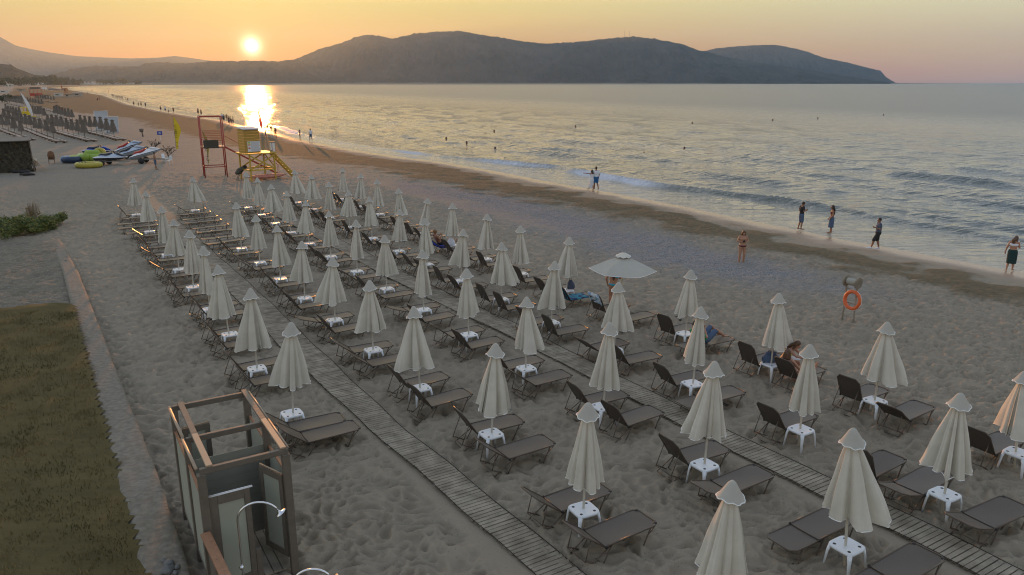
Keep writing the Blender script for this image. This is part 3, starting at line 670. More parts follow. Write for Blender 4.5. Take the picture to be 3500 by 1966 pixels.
# ---------------- sun lounger ----------------
def lounger_meshes(angle):
    a = R(angle); W_ = .31; zs = .33; hx = -.2; L_ = .70; dirb = Vector((-math.cos(a), 0, math.sin(a))); hinge = Vector((hx, 0, zs - .02)); out = {}
    mb = MB(); nx, ny = 14, 6
    def sheet(P0, vec, n1, sag, inset=0.0, tongue=.0):
        vs = []
        for i in range(n1 + 1):
            t = i / n1; ww_ = W_ * (1 - .22 * max(0, (t - .86) / .14) ** 1.5)
            for j in range(ny + 1):
                q = j / ny * 2 - 1; nrm_ = vec.cross(Vector((0, 1, 0))); nrm_ = nrm_ if nrm_.z > 0 or angle > 200 else -nrm_
                vs.append(P0 + vec * t + Vector((0, q * (ww_ - .012), 0)) - nrm_.normalized() * sag * (1 - q * q) * math.sin(PI * min(1, t + .05)))
        return vs
    vs = sheet(Vector((hx, 0, zs)), Vector((1.22, 0, .02)), nx, .022); top = len(vs)
    f = [(i * (ny + 1) + j, (i + 1) * (ny + 1) + j, (i + 1) * (ny + 1) + j + 1, i * (ny + 1) + j + 1) for i in range(nx) for j in range(ny)]
    mb.add(vs, f); mb.add([v - Vector((0, 0, .006)) for v in vs], [q[::-1] for q in f]); out['seat'] = mb.mesh('seat', M['mesh'], True)
    mb = MB(); vs = sheet(hinge, dirb * L_, 8, .015); f = [(i * (ny + 1) + j, (i + 1) * (ny + 1) + j, (i + 1) * (ny + 1) + j + 1, i * (ny + 1) + j + 1) for i in range(8) for j in range(ny)]
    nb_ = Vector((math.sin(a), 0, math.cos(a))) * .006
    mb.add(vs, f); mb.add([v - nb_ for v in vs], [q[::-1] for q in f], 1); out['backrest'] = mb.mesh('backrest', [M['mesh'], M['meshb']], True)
    # back frame (child of backrest)
    mb = MB(); e = hinge + dirb * (L_ - .09); t_ = hinge + dirb * (L_ + .02)
    mb.tube([hinge + Vector((0, -W_, 0)), e + Vector((0, -W_, 0)), t_ + Vector((0, -W_ * .72, 0)), t_ + Vector((0, W_ * .72, 0)), e + Vector((0, W_, 0)), hinge + Vector((0, W_, 0))], .016, 6); out['back_frame'] = mb.mesh('back_frame', M['tube'], True)
    # seat frame
    mb = MB(); x1 = 1.05
    mb.tube([(hx, -W_, zs), (x1 - .1, -W_, zs + .015), (x1, -W_ * .7, zs + .02), (x1, W_ * .7, zs + .02), (x1 - .1, W_, zs + .015), (hx, W_, zs)], .017, 6)
    mb.tube([(hx, -W_, zs - .01), (hx, W_, zs - .01)], .012, 6)
    for s_ in (-1, 1):
        mb.lathe([(.034, -.01), (.034, .012), (.001, .014)], (x1 - .035, s_ * (W_ - .055), zs + .02), 10, 1)
        mb.ball((hx, s_ * (W_ + .012), zs - .01), .034, .022, .034, 8, 6, None, 1)
    out['frame'] = mb.mesh('frame', [M['tube'], M['joint']], True)
    def uleg(xa, xb, z=zs - .01, w=.29):
        m_ = MB(); m_.tube([(xa, -w, z), (xb, -w, -.03), (xb + .02, -w * .5, -.045), (xb + .02, w * .5, -.045), (xb, w, -.03), (xa, w, z)], .015, 6); return m_
    l1 = uleg(.88, .70); l1.tube([(.80, -.29, .17), (.99, -.29, zs)], .009, 5); l1.tube([(.80, .29, .17), (.99, .29, zs)], .009, 5)
    out['leg1'] = l1.mesh('leg', M['tube'], True); out['leg2'] = uleg(-.02, -.24).mesh('leg', M['tube'], True)
    # rear support: ground bow reaching under the back + ratchet props
    mb = MB(); zb_ = .10; rx_ = -.56
    for s_ in (-1, 1):
        w = s_ * .27; up = hinge + dirb * (L_ * .55)
        mb.tube([(-.02, w, zs - .03), (rx_, w, -.02)], .011, 6)
        mb.tube([(rx_ - .05, w * .95, zb_ + .03), tuple(Vector((up.x, w * .95, up.z)))], .010, 6)
        mb.tube([(rx_ - .05, w * .95, zb_ + .05), (-.30, w * .95, -.03)], .011, 6)
        for k in range(4): mb.box((rx_ + .02 + k * .05, w * .95, zb_ - .01 - k * .025 + .02), (.018, .022, .03))
    mb.tube([(rx_ - .05, -.27, zb_ + .03), (rx_ - .05, .27, zb_ + .03)], .010, 6); mb.tube([(rx_, -.27, -.02), (rx_, .27, -.02)], .011, 6)
    if angle > 8: out['support'] = mb.mesh('support', M['tube'], True)
    else:
        mb = uleg(-.6, -.72, zs - .02, .28); out['support'] = mb.mesh('leg', M['tube'], True)
    return out
LNG = {'up': lounger_meshes(57), 'mid': lounger_meshes(38), 'high': lounger_meshes(66), 'low': lounger_meshes(18), 'flat': lounger_meshes(1)}
def lounger(kind, loc, yaw, label, group):
    t = empty('sun_lounger', loc, yaw, label, 'sun lounger', group); D = LNG[kind]
    link('seat', D['seat'], t); bk = link('backrest', D['backrest'], t); link('back_frame', D['back_frame'], bk)
    link('frame', D['frame'], t); link('leg', D['leg1'], t); link('leg', D['leg2'], t)
    link('leg' if kind == 'flat' else 'support', D['support'], t); return t

B_ = lambda x, y: (400 + x / 2.2056, 560 + y / 2.2056)
C_ = lambda x, y: (1100 + x / 2.2056, 560 + y / 2.2056)
D_ = lambda x, y: (1900 + x / 2.2056, 700 + y / 2.2056)
# per row: umbrella top pixels listed from the far end; None = bare pole, 0 = nothing standing
ROWS = [
 (4.30, [(B_(120, 105), -51.25), (0, -48.0), (B_(215, 205), -44.81), (None, -41.4), (B_(335, 320), -38.12), (B_(425, 415), -34.69), (B_(545, 495), -31.23), (B_(655, 615), -27.72), (B_(757, 760), -24.42), (B_(1000, 940), -20.87), (B_(1315, 1190), -17.34)], 'row by the edging'),
 (7.64, [(B_(570, 98), -51.11), (None, -47.75), (None, -44.4), (None, -41.05), (B_(895, 290), -37.69), (B_(1045, 385), -34.2), (B_(1205, 458), -30.78), (B_(1390, 582), -27.37), (B_(1622, 705), -24.11), (B_(1903, 878), -20.61), ((1413, 1046), -17.16), ((1694, 1175), -13.86), ((2011, 1375), -10.18), ((2503, 1641), -6.85)], 'row right of left boardwalk'),
 (10.80, [(B_(968, 62), -50.56), (B_(1057, 103), -47.2), (B_(1157, 153), -43.85), (B_(1272, 203), -40.5), (B_(1418, 275), -37.13), (B_(1595, 355), -33.72), (B_(1800, 423), -30.31), (C_(470, 537), -27.01), (C_(757, 648), -23.63), (C_(1090, 790), -20.37), ((1800, 1014), -16.95), ((2084, 1101), -13.71), ((2446, 1236), -10.24), ((2915, 1461), -6.83)], 'row left of right boardwalk'),
 (13.95, [(B_(1335, 45), -50.98), (B_(1463, 82), -47.58), (C_(52, 137), -43.98), (C_(202, 202), -40.37), (C_(355, 248), -36.76), (C_(590, 340), -33.15), (C_(775, 410), -29.9), (C_(1067, 490), -26.65), (C_(1355, 588), -23.37), (C_(1757, 727), -20.1), ((2115, 964), -16.87), ((2396, 1047), -13.64), ((2768, 1175), -10.31), ((3283, 1342), -6.92)], 'row right of right boardwalk'),
 (16.9, [(C_(155, 33), -50.86), (C_(293, 73), -47.09), (C_(415, 117), -43.6), (C_(578, 185), -40.1), (C_(800, 257), -36.58), (C_(985, 295), -33.05), (C_(1247, 377), -29.5), (C_(1497, 465), -26.31), (C_(1867, 550), -23.15), ('open', -20.0), (D_(1020, 490), -16.84), (D_(1685, 665), -13.56), ((3033, 1099), -10.42), ((3500, 1310), -7.08)], 'row nearest the sea')]
A_OFF = {(4, 11): 16.8, (4, 12): 16.95}
a5 = [17.37, 17.23, 17.1, 16.95, 16.8, 16.69, 16.59, 16.53, 16.6, 16.7, 16.8, 16.98, 17.13, 17.23]
a4 = [14.15, 14.15, 14.05, 14.0, 13.95, 13.88, 13.85, 13.8, 13.8, 13.8, 13.9, 13.99, 14.15, 14.16]
a3 = [10.82, 10.82, 10.8, 10.78, 10.75, 10.72, 10.73, 10.74, 10.75, 10.82, 10.8, 11.02, 11.0, 11.0]
a2 = [7.67, 7.65, 7.62, 7.6, 7.59, 7.61, 7.61, 7.6, 7.66, 7.67, 7.65, 7.89, 7.79, 7.85]
POLEPOS = {}
# lounger states per row position: (far side, near side); default up
ST = {(0, 1): ('flat', 'flat'), (0, 0): ('up', 'flat'), (0, 2): ('flat', 'mid'), (0, 10): ('none', 'pair'),
      (1, 0): ('mid', 'flat'), (1, 1): ('flat', 'flat'), (1, 2): ('flat', 'flat'), (1, 3): ('flat', 'flat'), (1, 13): ('flat', 'none'),
      (2, 0): ('mid', 'flat'), (2, 1): ('flat', 'mid'), (2, 12): ('up', 'low'), (2, 13): ('flat2', 'flat2'), (2, 11): ('up', 'up'),
      (3, 12): ('up', 'nearfar'), (3, 13): ('low', 'low'), (3, 11): ('up', 'flat'),
      (4, 9): ('high', 'up'), (4, 10): ('high', 'flatp'), (4, 11): ('high', 'up'), (4, 12): ('high', 'mid'), (4, 8): ('up', 'up'), (4, 13): ('up', 'up')}
rdl = random.Random(5)
LPOS = {}
for ri, (a0, items, rowname) in enumerate(ROWS):
    aa = [None, a2, a3, a4, a5][ri]; nI = len(items)
    for k, (top, b_) in enumerate(items):
        a = aa[k] if aa else a0
        g = ab(a, b_); zg = gz(g.x, g.y); g.z = zg; POLEPOS[(ri, k)] = g
        o_ = ORD[nI - 1 - k]
        yaw = ROW_YAW + rdl.gauss(0, .03)
        if top is None:
            pb = MB(); pb.tube([(0, 0, -.2), (0, 0, 1.25)], .014, 6); pb.tube([(0, 0, -.1), (0, 0, .35)], .024, 8)
            o = pb.build('bare_pole', M['tube']); o.location = g; tag(o, f'thin dark bare pole without canopy, {ORD[nI-1-k]} stand from the camera, {rowname}', 'pole', 'bare umbrella stands')
        elif top == 'open' or top == 0: pass
        else:
            P = at_y(top[0], top[1], g.y); hgt = P.z - zg; hgt = min(max(hgt, 2.3), 2.85); dx_ = P.x - g.x
            var = rdl.randrange(len(CAN)); 
            if (ri, k) in ((3, 10), (0, 10)): var = 6
            if (ri, k) in ((1, 12), (2, 11)): var = 5
            umbrella(var, g, rdl.uniform(0, 6.28), (math.atan2(dx_, hgt), rdl.gauss(0, .012)), hgt / 2.595, f'closed cream umbrella, {o_} from the camera in the {rowname}', 'closed umbrellas in five rows')
        if top not in (None, 0):
            table(g + BX * rdl.uniform(-.02, .04), yaw + rdl.gauss(0, .04), f'white plastic table around the {o_} umbrella pole, {rowname}', 'white tables at the umbrella poles')
        fs, ns = ST.get((ri, k), ('up' if rdl.random() < .72 else 'mid', 'up' if rdl.random() < .72 else 'mid'))
        if ri >= 3 and (ri, k) not in ST: fs, ns = rdl.choice(['high', 'up', 'high', 'mid']), rdl.choice(['high', 'up', 'high', 'up'])
        if k < 9 and ri in (1, 2) and (ri, k) not in ST and rdl.random() < .25: fs = 'low'
        off = (-.25 if k < nI - 4 else -.05) + rdl.uniform(-.1, .1)
        def put(kind, side, bo, ao=0.0, extra=''):
            if kind == 'none': return
            if kind == 'flat2': kind = 'flat'
            if kind == 'flatp': kind = 'flat'
            adj = {'up': 'raised', 'mid': 'half raised', 'high': 'upright', 'low': 'low backed', 'flat': 'flat'}[kind]
            q = ab(a + off + ao + rdl.uniform(-.06, .06), b_ + bo + rdl.uniform(-.05, .05)); q.z = gz(q.x, q.y) + .015
            if ri == 4 and nI - 1 - k == 0 and side == 'near': return
            lounger(kind, q, ROW_YAW + rdl.gauss(0, .035), f'{adj} brown lounger, {side} side of {o_} umbrella from camera, {rowname}', 'brown mesh sun loungers in five rows')
            LPOS[(ri, k, side)] = (q, kind)
        if ns == 'pair':
            put('mid', 'near', .62); 
            q = ab(a + off + .12, b_ + 1.3); q.z = .015; lounger('mid', q, ROW_YAW, 'half raised brown lounger beside its twin, closest to the shower cabin', 'brown mesh sun loungers in five rows')
        elif ns == 'nearfar': put(fs, 'far', -.62); put('high', 'near', 1.9, -.3)
        elif ns == 'flat2': put(fs, 'far', -.72, .1); put('flat', 'near', .78, .25)
        else:
            put(fs, 'far', -.55); put(ns, 'near', .8)
# ---------------- changing cabin ----------------
cab = empty('changing_cabin', ab(2.1, -13.1, 0), ROW_YAW, 'open topped wooden changing cabin with pale panels and two stalls', 'changing cabin')
# local x = away from the wall (a), local y = away from the camera (-b)
x0, x1, y0, y1, HT = -.68, .64, -1.38, 1.42, 2.3; ym = -.08; PW = .125
def cbeam(name, p, q, w, h, mt, par=cab, bev=.006, **k):
    mb = MB(); mb.beam(p, q, w, h, 0, bev=bev, **k); return mb.build(name, mt, par)
for (x_, y_) in ((x0, y0), (x1, y0), (x0, ym), (x1, ym), (x0, y1), (x1, y1)):
    mb = MB(); mb.box((x_, y_, HT / 2 - .1), (PW, PW, HT + .2 - .09), None, 0, .006); mb.build('post', M['brown'], cab)
for y_, z_ in ((y0, HT), (ym, HT - .02), (y1, HT)): cbeam('beam', (x0 - .02, y_, z_), (x1 + .05, y_, z_), .07, .10, M['brown'])
for x_ in (x0 + .13, x1 - .03):
    cbeam('beam', (x_, y0 - .03, HT + .072), (x_, ym - .002, HT + .066), .10, .035, M['tan']); cbeam('beam', (x_, ym + .002, HT + .062), (x_, y1 + .05, HT + .07), .10, .035, M['brown'])
for yy0, yy1 in ((y0, ym), (ym, y1)):
    mb = MB(); mb.tube([(x0 - .06, yy0 + .02, HT + .05), (x0 - .07, yy1 - .03, HT + .03)], .026, 10); mb.ball((x0 - .07, yy1 - .03, HT + .03), .035); mb.build('rail', M['tan'], cab, True)
    mb = MB(); mb.tube([(x1 + .055, yy0 + .02, HT + .05), (x1 + .055, yy1 - .03, HT + .05)], .02, 8); mb.build('rail', M['tan'], cab, True)
    for x_, sd_ in ((x0, -1), (x1, 1)):
        mb = MB(); mb.box((x_ + sd_ * .02, (yy0 + yy1) / 2, 1.02), (.02, yy1 - yy0 - PW - .004, 1.62)); pn_ = mb.build('wall_panel', M['panel'], cab)
        cbeam('panel_rail', (x_ + sd_ * .02, yy0 + PW / 2 + .003, 1.85), (x_ + sd_ * .02, yy1 - PW / 2 - .003, 1.85), .045, .035, M['rust'], pn_)
        cbeam('panel_rail', (x_ + sd_ * .02, yy0 + PW / 2 + .003, .19), (x_ + sd_ * .02, yy1 - PW / 2 - .003, .19), .045, .05, M['brown'], pn_)
# partition between the stalls: horizontal boards
mb = MB()
for k in range(11): mb.box(((x0 + x1) / 2, ym, .26 + k * .155), (x1 - x0 - PW - .004, .018, .150))
mb.build('partition', M['panelb'], cab)
# camera-side bay: fixed screen with framed panel + open door
fx0, fx1 = x0 + PW / 2 + .003, x0 + .70
mb = MB()
for bx0, bx1, z0_, z1_ in ((fx0, fx0 + .13, .12, 1.80), (fx1 - .09, fx1, .12, 1.80), (fx0 + .132, fx1 - .092, 1.66, 1.80), (fx0 + .132, fx1 - .092, .12, .26)):
    mb.box(((bx0 + bx1) / 2, y0 + .01, (z0_ + z1_) / 2), (bx1 - bx0 - .002, .05, z1_ - z0_))
fr = mb.build('front_screen', M['brown'], cab); mb = MB(); mb.box(((fx0 + fx1) / 2 + .02, y0 + .012, .96), (fx1 - fx0 - .23, .016, 1.395)); mb.build('screen_panel', M['panel'], fr)
for dy in (-.014, .02): 
    mb = MB(); mb.tube([(fx0, y0 + .01 + dy, 1.822), (fx1 + .05, y0 + .01 + dy, 1.822)], .010, 6); mb.build('top_rail', M['white'], fr, True)
mb = MB(); mb.box((fx1 + .05, y0 + .02, .37), (.09, .07, .55)); mb.build('post', M['brown'], cab)
def door(hx, hy, ang_, w_):
    Rz = Matrix.Rotation(ang_, 3, 'Z'); d_ = None
    mb = MB()
    for a0_, a1_, z0_, z1_ in ((0, .09, .3, 1.86), (w_ - .09, w_, .3, 1.86), (.091, w_ - .091, 1.74, 1.86), (.091, w_ - .091, .3, .42)):
        mb.box(Rz @ Vector(((a0_ + a1_) / 2, 0, 0)) + Vector((hx, hy, (z0_ + z1_) / 2)), (a1_ - a0_, .045, z1_ - z0_), Rz)
    dr = mb.build('door', M['brown'], cab); mb = MB(); mb.box(Rz @ Vector((w_ / 2, 0, 0)) + Vector((hx, hy, 1.08)), (w_ - .18, .014, 1.32), Rz); mb.build('door_panel', M['panel'], dr)
    mb = MB(); mb.tube([Rz @ Vector((.0, .0, 0)) + Vector((hx, hy, 1.88)), Rz @ Vector((w_, .0, 0)) + Vector((hx, hy, 1.88))], .014, 6); mb.build('door_rail', M['tan'], dr, True); return dr
door(x1 - .07, y0 + .03, R(112), .62)
door(x0 + .10, y1 - .02, R(5), .50)
mb = MB()
for k in range(8): mb.box((x0 + .12 + k * .155, (y0 + y1) / 2, .07), (.14, y1 - y0 - .1, .03))
mb.build('floor_deck', M['wood'], cab)

# ---------------- showers, hand rail post, stones ----------------
def shower(base, head, H_, name_l):
    t = empty('beach_shower', base, 0, name_l, 'shower', 'outdoor showers'); d = head - base; hz_ = Vector((d.x, d.y, 0)); L_ = hz_.length; u_ = hz_ / L_
    r = L_ / 2; pts = [Vector((0, 0, -.1)), Vector((0, 0, 1.0)), Vector((0, 0, H_ - r * .9))]
    for k in range(1, 13):
        w = PI - PI * .86 * k / 12; pts.append(u_ * (r + r * math.cos(w)) + Vector((0, 0, H_ - r * .9 + r * .9 * math.sin(w))))
    mb = MB(); mb.tube(pts, .017, 10); mb.build('pipe', M['chrome'], t, True)
    e = pts[-1]; dn = (pts[-1] - pts[-2]).normalized(); q = dn.to_track_quat('Z', 'Y').to_matrix().to_4x4()
    mb = MB(); mb.lathe([(.015, 0), (.02, .02), (.03, .04), (.09, .05), (.092, .058), (.085, .062), (.001, .062)], (0, 0, 0), 24); mb.xform(Matrix.Translation(e) @ q); mb.build('shower_head', M['chrome'], t, True)
    mb = MB(); mb.ball((0.0, -.03, 1.05), .035); mb.build('valve', M['chrome'], t, True); return t
hb = at(814, 1798, 1.75); hb.z = .0; hd_ = at(958, 1745, 1.95); 
shower(hb, Vector((hb.x + .62, hb.y + .10, 2)), 2.12, 'chrome gooseneck shower in front of the changing cabin')
h2 = at(1000, 1990, 1.95); h2.z = 0; shower(h2, Vector((h2.x + .5, h2.y + .06, 2)), 2.12, 'chrome shower arc just showing at the bottom edge of the photo')
pA = at(702, 1824, 1.30); pB = at(778, 1985, 1.30); dA = (pB - pA).normalized(); pB = pA + dA * 1.6
rf = empty('handrail', (pA.x, pA.y, 0), 0, 'brown timber handrail with sloping cap at the bottom edge beside the cabin', 'handrail'); O = Vector((pA.x, pA.y, 0))
mb = MB(); mb.beam(pA - O, pB - O, .15, .045, 0, bev=.006)
for k in range(14): mb.box((pA - O) + dA * (.08 + k * .11) + Vector((random.uniform(-.03, .03), 0, .024)), (.012, .012, .005), None, 1)
mb.build('cap_board', [M['rust'], M['brown']], rf)
for k in (0.07, .8, 1.5):
    mb = MB(); c_ = (pA - O) + dA * k; mb.box((c_.x, c_.y, .62), (.11, .11, 1.30), Matrix.Rotation(math.atan2(dA.y, dA.x), 3, 'Z'), 0, .006); mb.build('post', M['brown'], rf)
mb = MB(); mb.beam((pA - O) + dA * .12 + Vector((0, 0, -.45)), (pA - O) + dA * .75 + Vector((0, 0, -.45)), .03, .72, 0); mb.build('side_board', M['brown'], rf)
def rock(p, r, seed):
    rd = random.Random(seed); mb = MB(); mb.ball((0, 0, 0), r, r * rd.uniform(.6, .9), r * rd.uniform(.4, .6), 10, 7, Matrix.Rotation(rd.uniform(0, 6), 3, 'Z'))
    mb.v = [tuple(Vector(v) * (1 + .18 * math.sin(v[0] * 37 + seed) * math.cos(v[1] * 41))) for v in mb.v]; o = mb.build('stone', M['rock'], None, True); o.location = p; return o
for i, (u, v, r) in enumerate([(578, 1925, .10), (606, 1938, .07), (572, 1948, .12), (600, 1957, .06), (560, 1915, .06)]):
    o = rock(at(u, v, .33), r, i); tag(o, ['grey stone with a flat face', 'small pale stone nearest the cabin', 'largest grey stone of the heap', 'smallest stone at the front of the heap', 'little stone furthest back in the heap'][i] + ' on the concrete edging', 'stone', 'stones on the edging')
for i, (u, v) in enumerate([(1995, 1205), (690, 1180), (1752, 1612)][:0]): pass

# ---------------- life ring stand ----------------
lr0, lr1 = at(2878, 1097, -.05), at(2916, 1109, -.05)
ls = empty('life_ring_stand', (lr0 + lr1) / 2, math.atan2((lr1 - lr0).y, (lr1 - lr0).x), 'wooden rope reel stand carrying an orange life ring on open sand', 'life ring stand'); hw = (lr1 - lr0).length / 2
for s_ in (-1, 1):
    mb = MB(); mb.beam((s_ * hw, 0, -.2), (s_ * hw * .92, 0, 1.55), .045, .045); mb.build('post', M['wood'], ls)
    mb = MB(); mb.lathe([(.001, -.02), (.20, -.02), (.20, .02), (.001, .02)], (0, 0, 0), 24); mb.xform(Matrix.Translation((s_ * (hw + .01), 0, 1.5)) @ Matrix.Rotation(PI / 2, 4, 'Y')); mb.build('reel_disc', M['wood'], ls)
mb = MB()
for k in range(9): mb.loft([(-hw + .05 + (2 * hw - .1) * (k + .0) / 9, 0, 1.5), (-hw + .05 + (2 * hw - .1) * (k + .5) / 9, 0, 1.5), (-hw + .05 + (2 * hw - .1) * (k + 1) / 9, 0, 1.5)], [.11, .125, .11], [.11, .125, .11], None, 14)
mb.build('rope_coil', mat('rope', (.42, .40, .34), .9), ls, True)
for z_ in (1.22, .72): mb = MB(); mb.beam((-hw, .03, z_), (hw, .03, z_), .03, .03); mb.build('crossbar', M['wood'], ls)
ring = MB(); ring.tube([(.30 * math.cos(2 * PI * k / 36), 0, .30 * math.sin(2 * PI * k / 36)) for k in range(36)], .062, 12, closed=True)
lr = ring.build('life_ring', M['orange'], None, True); lr.location = ls.matrix_basis @ Vector((.14, -.08, .88)); lr.rotation_euler = (R(-6), 0, ls.rotation_euler.z); tag(lr, 'orange foam life ring hanging from the reel stand', 'life ring')
rg = MB(); rg.tube([(.37 * math.cos(2 * PI * k / 28), .02 * math.sin(k * 2.4), .37 * math.sin(2 * PI * k / 28)) for k in range(28)], .006, 4, closed=True); rg.build('grab_line', M['trim'], lr)

# ---------------- lifeguard towers ----------------
T_ = lambda x, y: (560 + x / 5.564, 370 + y / 5.564)
FL, BL_, FR, BR_ = at(*T_(790, 1325)), at(*T_(725, 1285)), at(*T_(1210, 1305)), at(*T_(1130, 1270))
ctr = (FL + FR) / 2; yawr = math.atan2((FR - FL).y, (FR - FL).x); wd_ = (FR - FL).length; dp = 1.75
rt = empty('lifeguard_tower', ctr, yawr, 'open red steel lifeguard tower with railed platform, left of the yellow one', 'lifeguard tower', 'lifeguard towers')
HX, TP, PF = wd_ / 2, 5.3, 2.64
for x_ in (-HX, HX):
    for y_ in (0, dp): mb = MB(); mb.tube([(x_, y_, -.3), (x_, y_, TP)], .052, 8); mb.build('leg', M['red'], rt, True)
for z_, r_ in ((TP, .045), (.92, .04), (PF, .05)):
    mb = MB(); mb.tube([(-HX, 0, z_), (HX, 0, z_), (HX, dp, z_), (-HX, dp, z_)], r_, 6, closed=True); mb.build('ring_beam', M['red'], rt)
mb = MB(); mb.box((0, dp / 2, PF + .05), (2 * HX + .1, dp + .1, .05)); mb.build('platform', M['tan'], rt)
for k in range(8):
    z_ = PF + .3 + k * .155; mb = MB(); mb.tube([(HX, 0, z_), (-HX, 0, z_), (-HX, dp, z_), (HX, dp, z_)], .013, 5); mb.build('rail', M['red'], rt)
mb = MB(); mb.box((-.18, -.06, PF + .30), (1.25, .03, .72)); mb.build('dark_board', M['darkgrey'], rt)
mb = MB(); top_ = Vector((HX + .05, .4, PF)); bot = Vector((HX + 4.4, -.6, .1))
for q in (-.35, .35): mb.beam(top_ + Vector((0, q, 0)), bot + Vector((0, q, 0)), .06, .14)
for k in range(14): p = top_.lerp(bot, (k + .5) / 14); mb.box(p, (.05, .75, .04))
mb.build('ramp', M['red'], rt)
mb = MB(); mb.tube([top_ + Vector((0, .35, 1.0)), bot + Vector((0, .35, .9)), bot + Vector((0, .35, 0))], .02, 5); mb.tube([top_ + Vector((0, -.35, 1.0)), bot + Vector((0, -.35, .9)), bot + Vector((0, -.35, 0))], .02, 5); mb.tube([bot + Vector((0, -.35, .9)), bot + Vector((0, .35, .9))], .02, 5); mb.build('handrail', M['red'], rt)

y0_ = at(*T_(1670, 1390)); y1_ = at(*T_(2130, 1350)); yw = math.atan2((y1_ - y0_).y, (y1_ - y0_).x); wy = (y1_ - y0_).length
yt = empty('lifeguard_tower', (y0_ + y1_) / 2, yw, 'yellow wooden lifeguard tower with boarded cabin, notices and grey roof', 'lifeguard tower', 'lifeguard towers'); hx_ = wy / 2; dy_ = 2.1
for x_ in (-hx_, hx_):
    for y_ in (0, dy_): mb = MB(); mb.beam((x_, y_, -.3), (x_, y_, 2.25), .11, .11); mb.build('leg', M['yellow'], yt)
mb = MB(); mb.box((-.05, dy_ / 2, 2.31), (2 * hx_ + .5, dy_ + .3, .09)); mb.build('platform', M['yellow'], yt)
def yb(p, q, w=.05, h=.12): mb = MB(); mb.beam(p, q, w, h); mb.build('brace', M['yellow'], yt)
yb((-hx_, -.085, .92), (hx_, -.085, .92)); yb((-hx_, dy_ + .085, .92), (hx_, dy_ + .085, .92)); yb((-hx_, -.085, .95), (hx_, -.09, 2.15), .04); yb((hx_, -.13, .95), (-hx_, -.13, 2.15), .04)
yb((-hx_ - .085, 0, .92), (-hx_ - .085, dy_, .92)); yb((hx_ + .085, 0, .92), (hx_ + .085, dy_, .92)); yb((-hx_, dy_ + .085, .95), (hx_, dy_ + .085, 2.15), .04); yb((hx_ + .085, 0, .95), (hx_ + .085, dy_, 2.1), .04)
cw = 1.30; cx0 = -hx_ - .1; mb = MB()
for k in range(9): mb.box((cx0 + cw / 2 - .12, .12, 2.47 + k * .225), (cw, .05, .215))
for k in range(9): mb.box((cx0 - .14, .80, 2.47 + k * .225), (.05, 1.3, .215))
mb.build('cabin_wall', M['ochre'], yt)
mb = MB(); mb.box((cx0 + cw / 2 - .12, .82, 4.44), (cw + .25, 1.75, .08), Matrix.Rotation(R(4), 3, 'X'), 0, .02); mb.build('roof', mat('roof_grey', (.5, .5, .55), .4), yt)
sg = MB(); sg.box((cx0 + cw / 2 - .04, .07, 2.93), (1.12, .03, .86)); sgo = sg.build('notice_board', M['white'], yt)
sm = [mat('sign_green', (.15, .5, .1), .6), mat('sign_yellow', (.8, .65, .05), .6), mat('sign_red', (.6, .1, .08), .6), mat('sign_ink', (.25, .27, .33), .6)]
mb = MB(); bx_ = cx0 + cw / 2 - .04
mb.box((bx_ - .42, .050, 3.27), (.20, .006, .07), None, 0); mb.box((bx_ - .42, .050, 3.17), (.20, .006, .09), None, 1); mb.box((bx_ - .42, .050, 3.07), (.20, .006, .07), None, 2); mb.box((bx_ - .42, .050, 2.80), (.18, .006, .12), None, 2)
mb.box((bx_, .050, 2.985), (1.08, .006, .012), None, 2)
rd = random.Random(3)
for k in range(17):
    z_ = 3.31 - k * .047
    if abs(z_ - 2.985) < .03: continue
    x_ = bx_ - .26
    while x_ < bx_ + .5:
        w_ = rd.uniform(.03, .10); 
        if x_ + w_ > bx_ + .52: break
        mb.box((x_ + w_ / 2, .050, z_), (w_, .006, .016), None, 3); x_ += w_ + .02
mb.build('notice_print', sm, sgo)
mb = MB(); mb.tube([(cx0 + .05, .3, 4.4), (cx0 + .02, .3, 6.1)], .015, 5); mb.build('antenna', M['grey'], yt)
mb = MB(); st0, st1 = Vector((hx_ + .1, .8, 2.3)), Vector((hx_ + 1.75, -.3, 0))
for q in (-.38, .38): mb.beam(st0 + Vector((0, q, 0)), st1 + Vector((0, q, 0)), .06, .2)
for k in range(9): p = st0.lerp(st1, (k + .5) / 9); mb.box(p, (.2, .78, .04))
mb.build('stairs', M['yellow'], yt)
for x_, y_ in ((hx_ - .9, -.05), (hx_ - .3, -.05), (hx_ - .3, 1.9)): mb = MB(); mb.tube([(x_, y_, 2.35), (x_, y_, 3.35)], .018, 5); mb.build('rail_post', M['yellow'], yt)
mb = MB(); mb.box((hx_ + .18, .95, 2.75), (.5, .04, .85), None, 0); mb.box((hx_ + .02, .925, 2.78), (.17, .012, .62), None, 1); mb.box((hx_ + .28, .925, 2.70), (.22, .012, .72), None, 1)
mb.xform(Matrix.Translation((hx_, 0, 0)) @ Matrix.Rotation(R(-10), 4, 'Z') @ Matrix.Translation((-hx_, 0, 0))); mb.build('chart_board', [M['grey'], M['white']], yt)
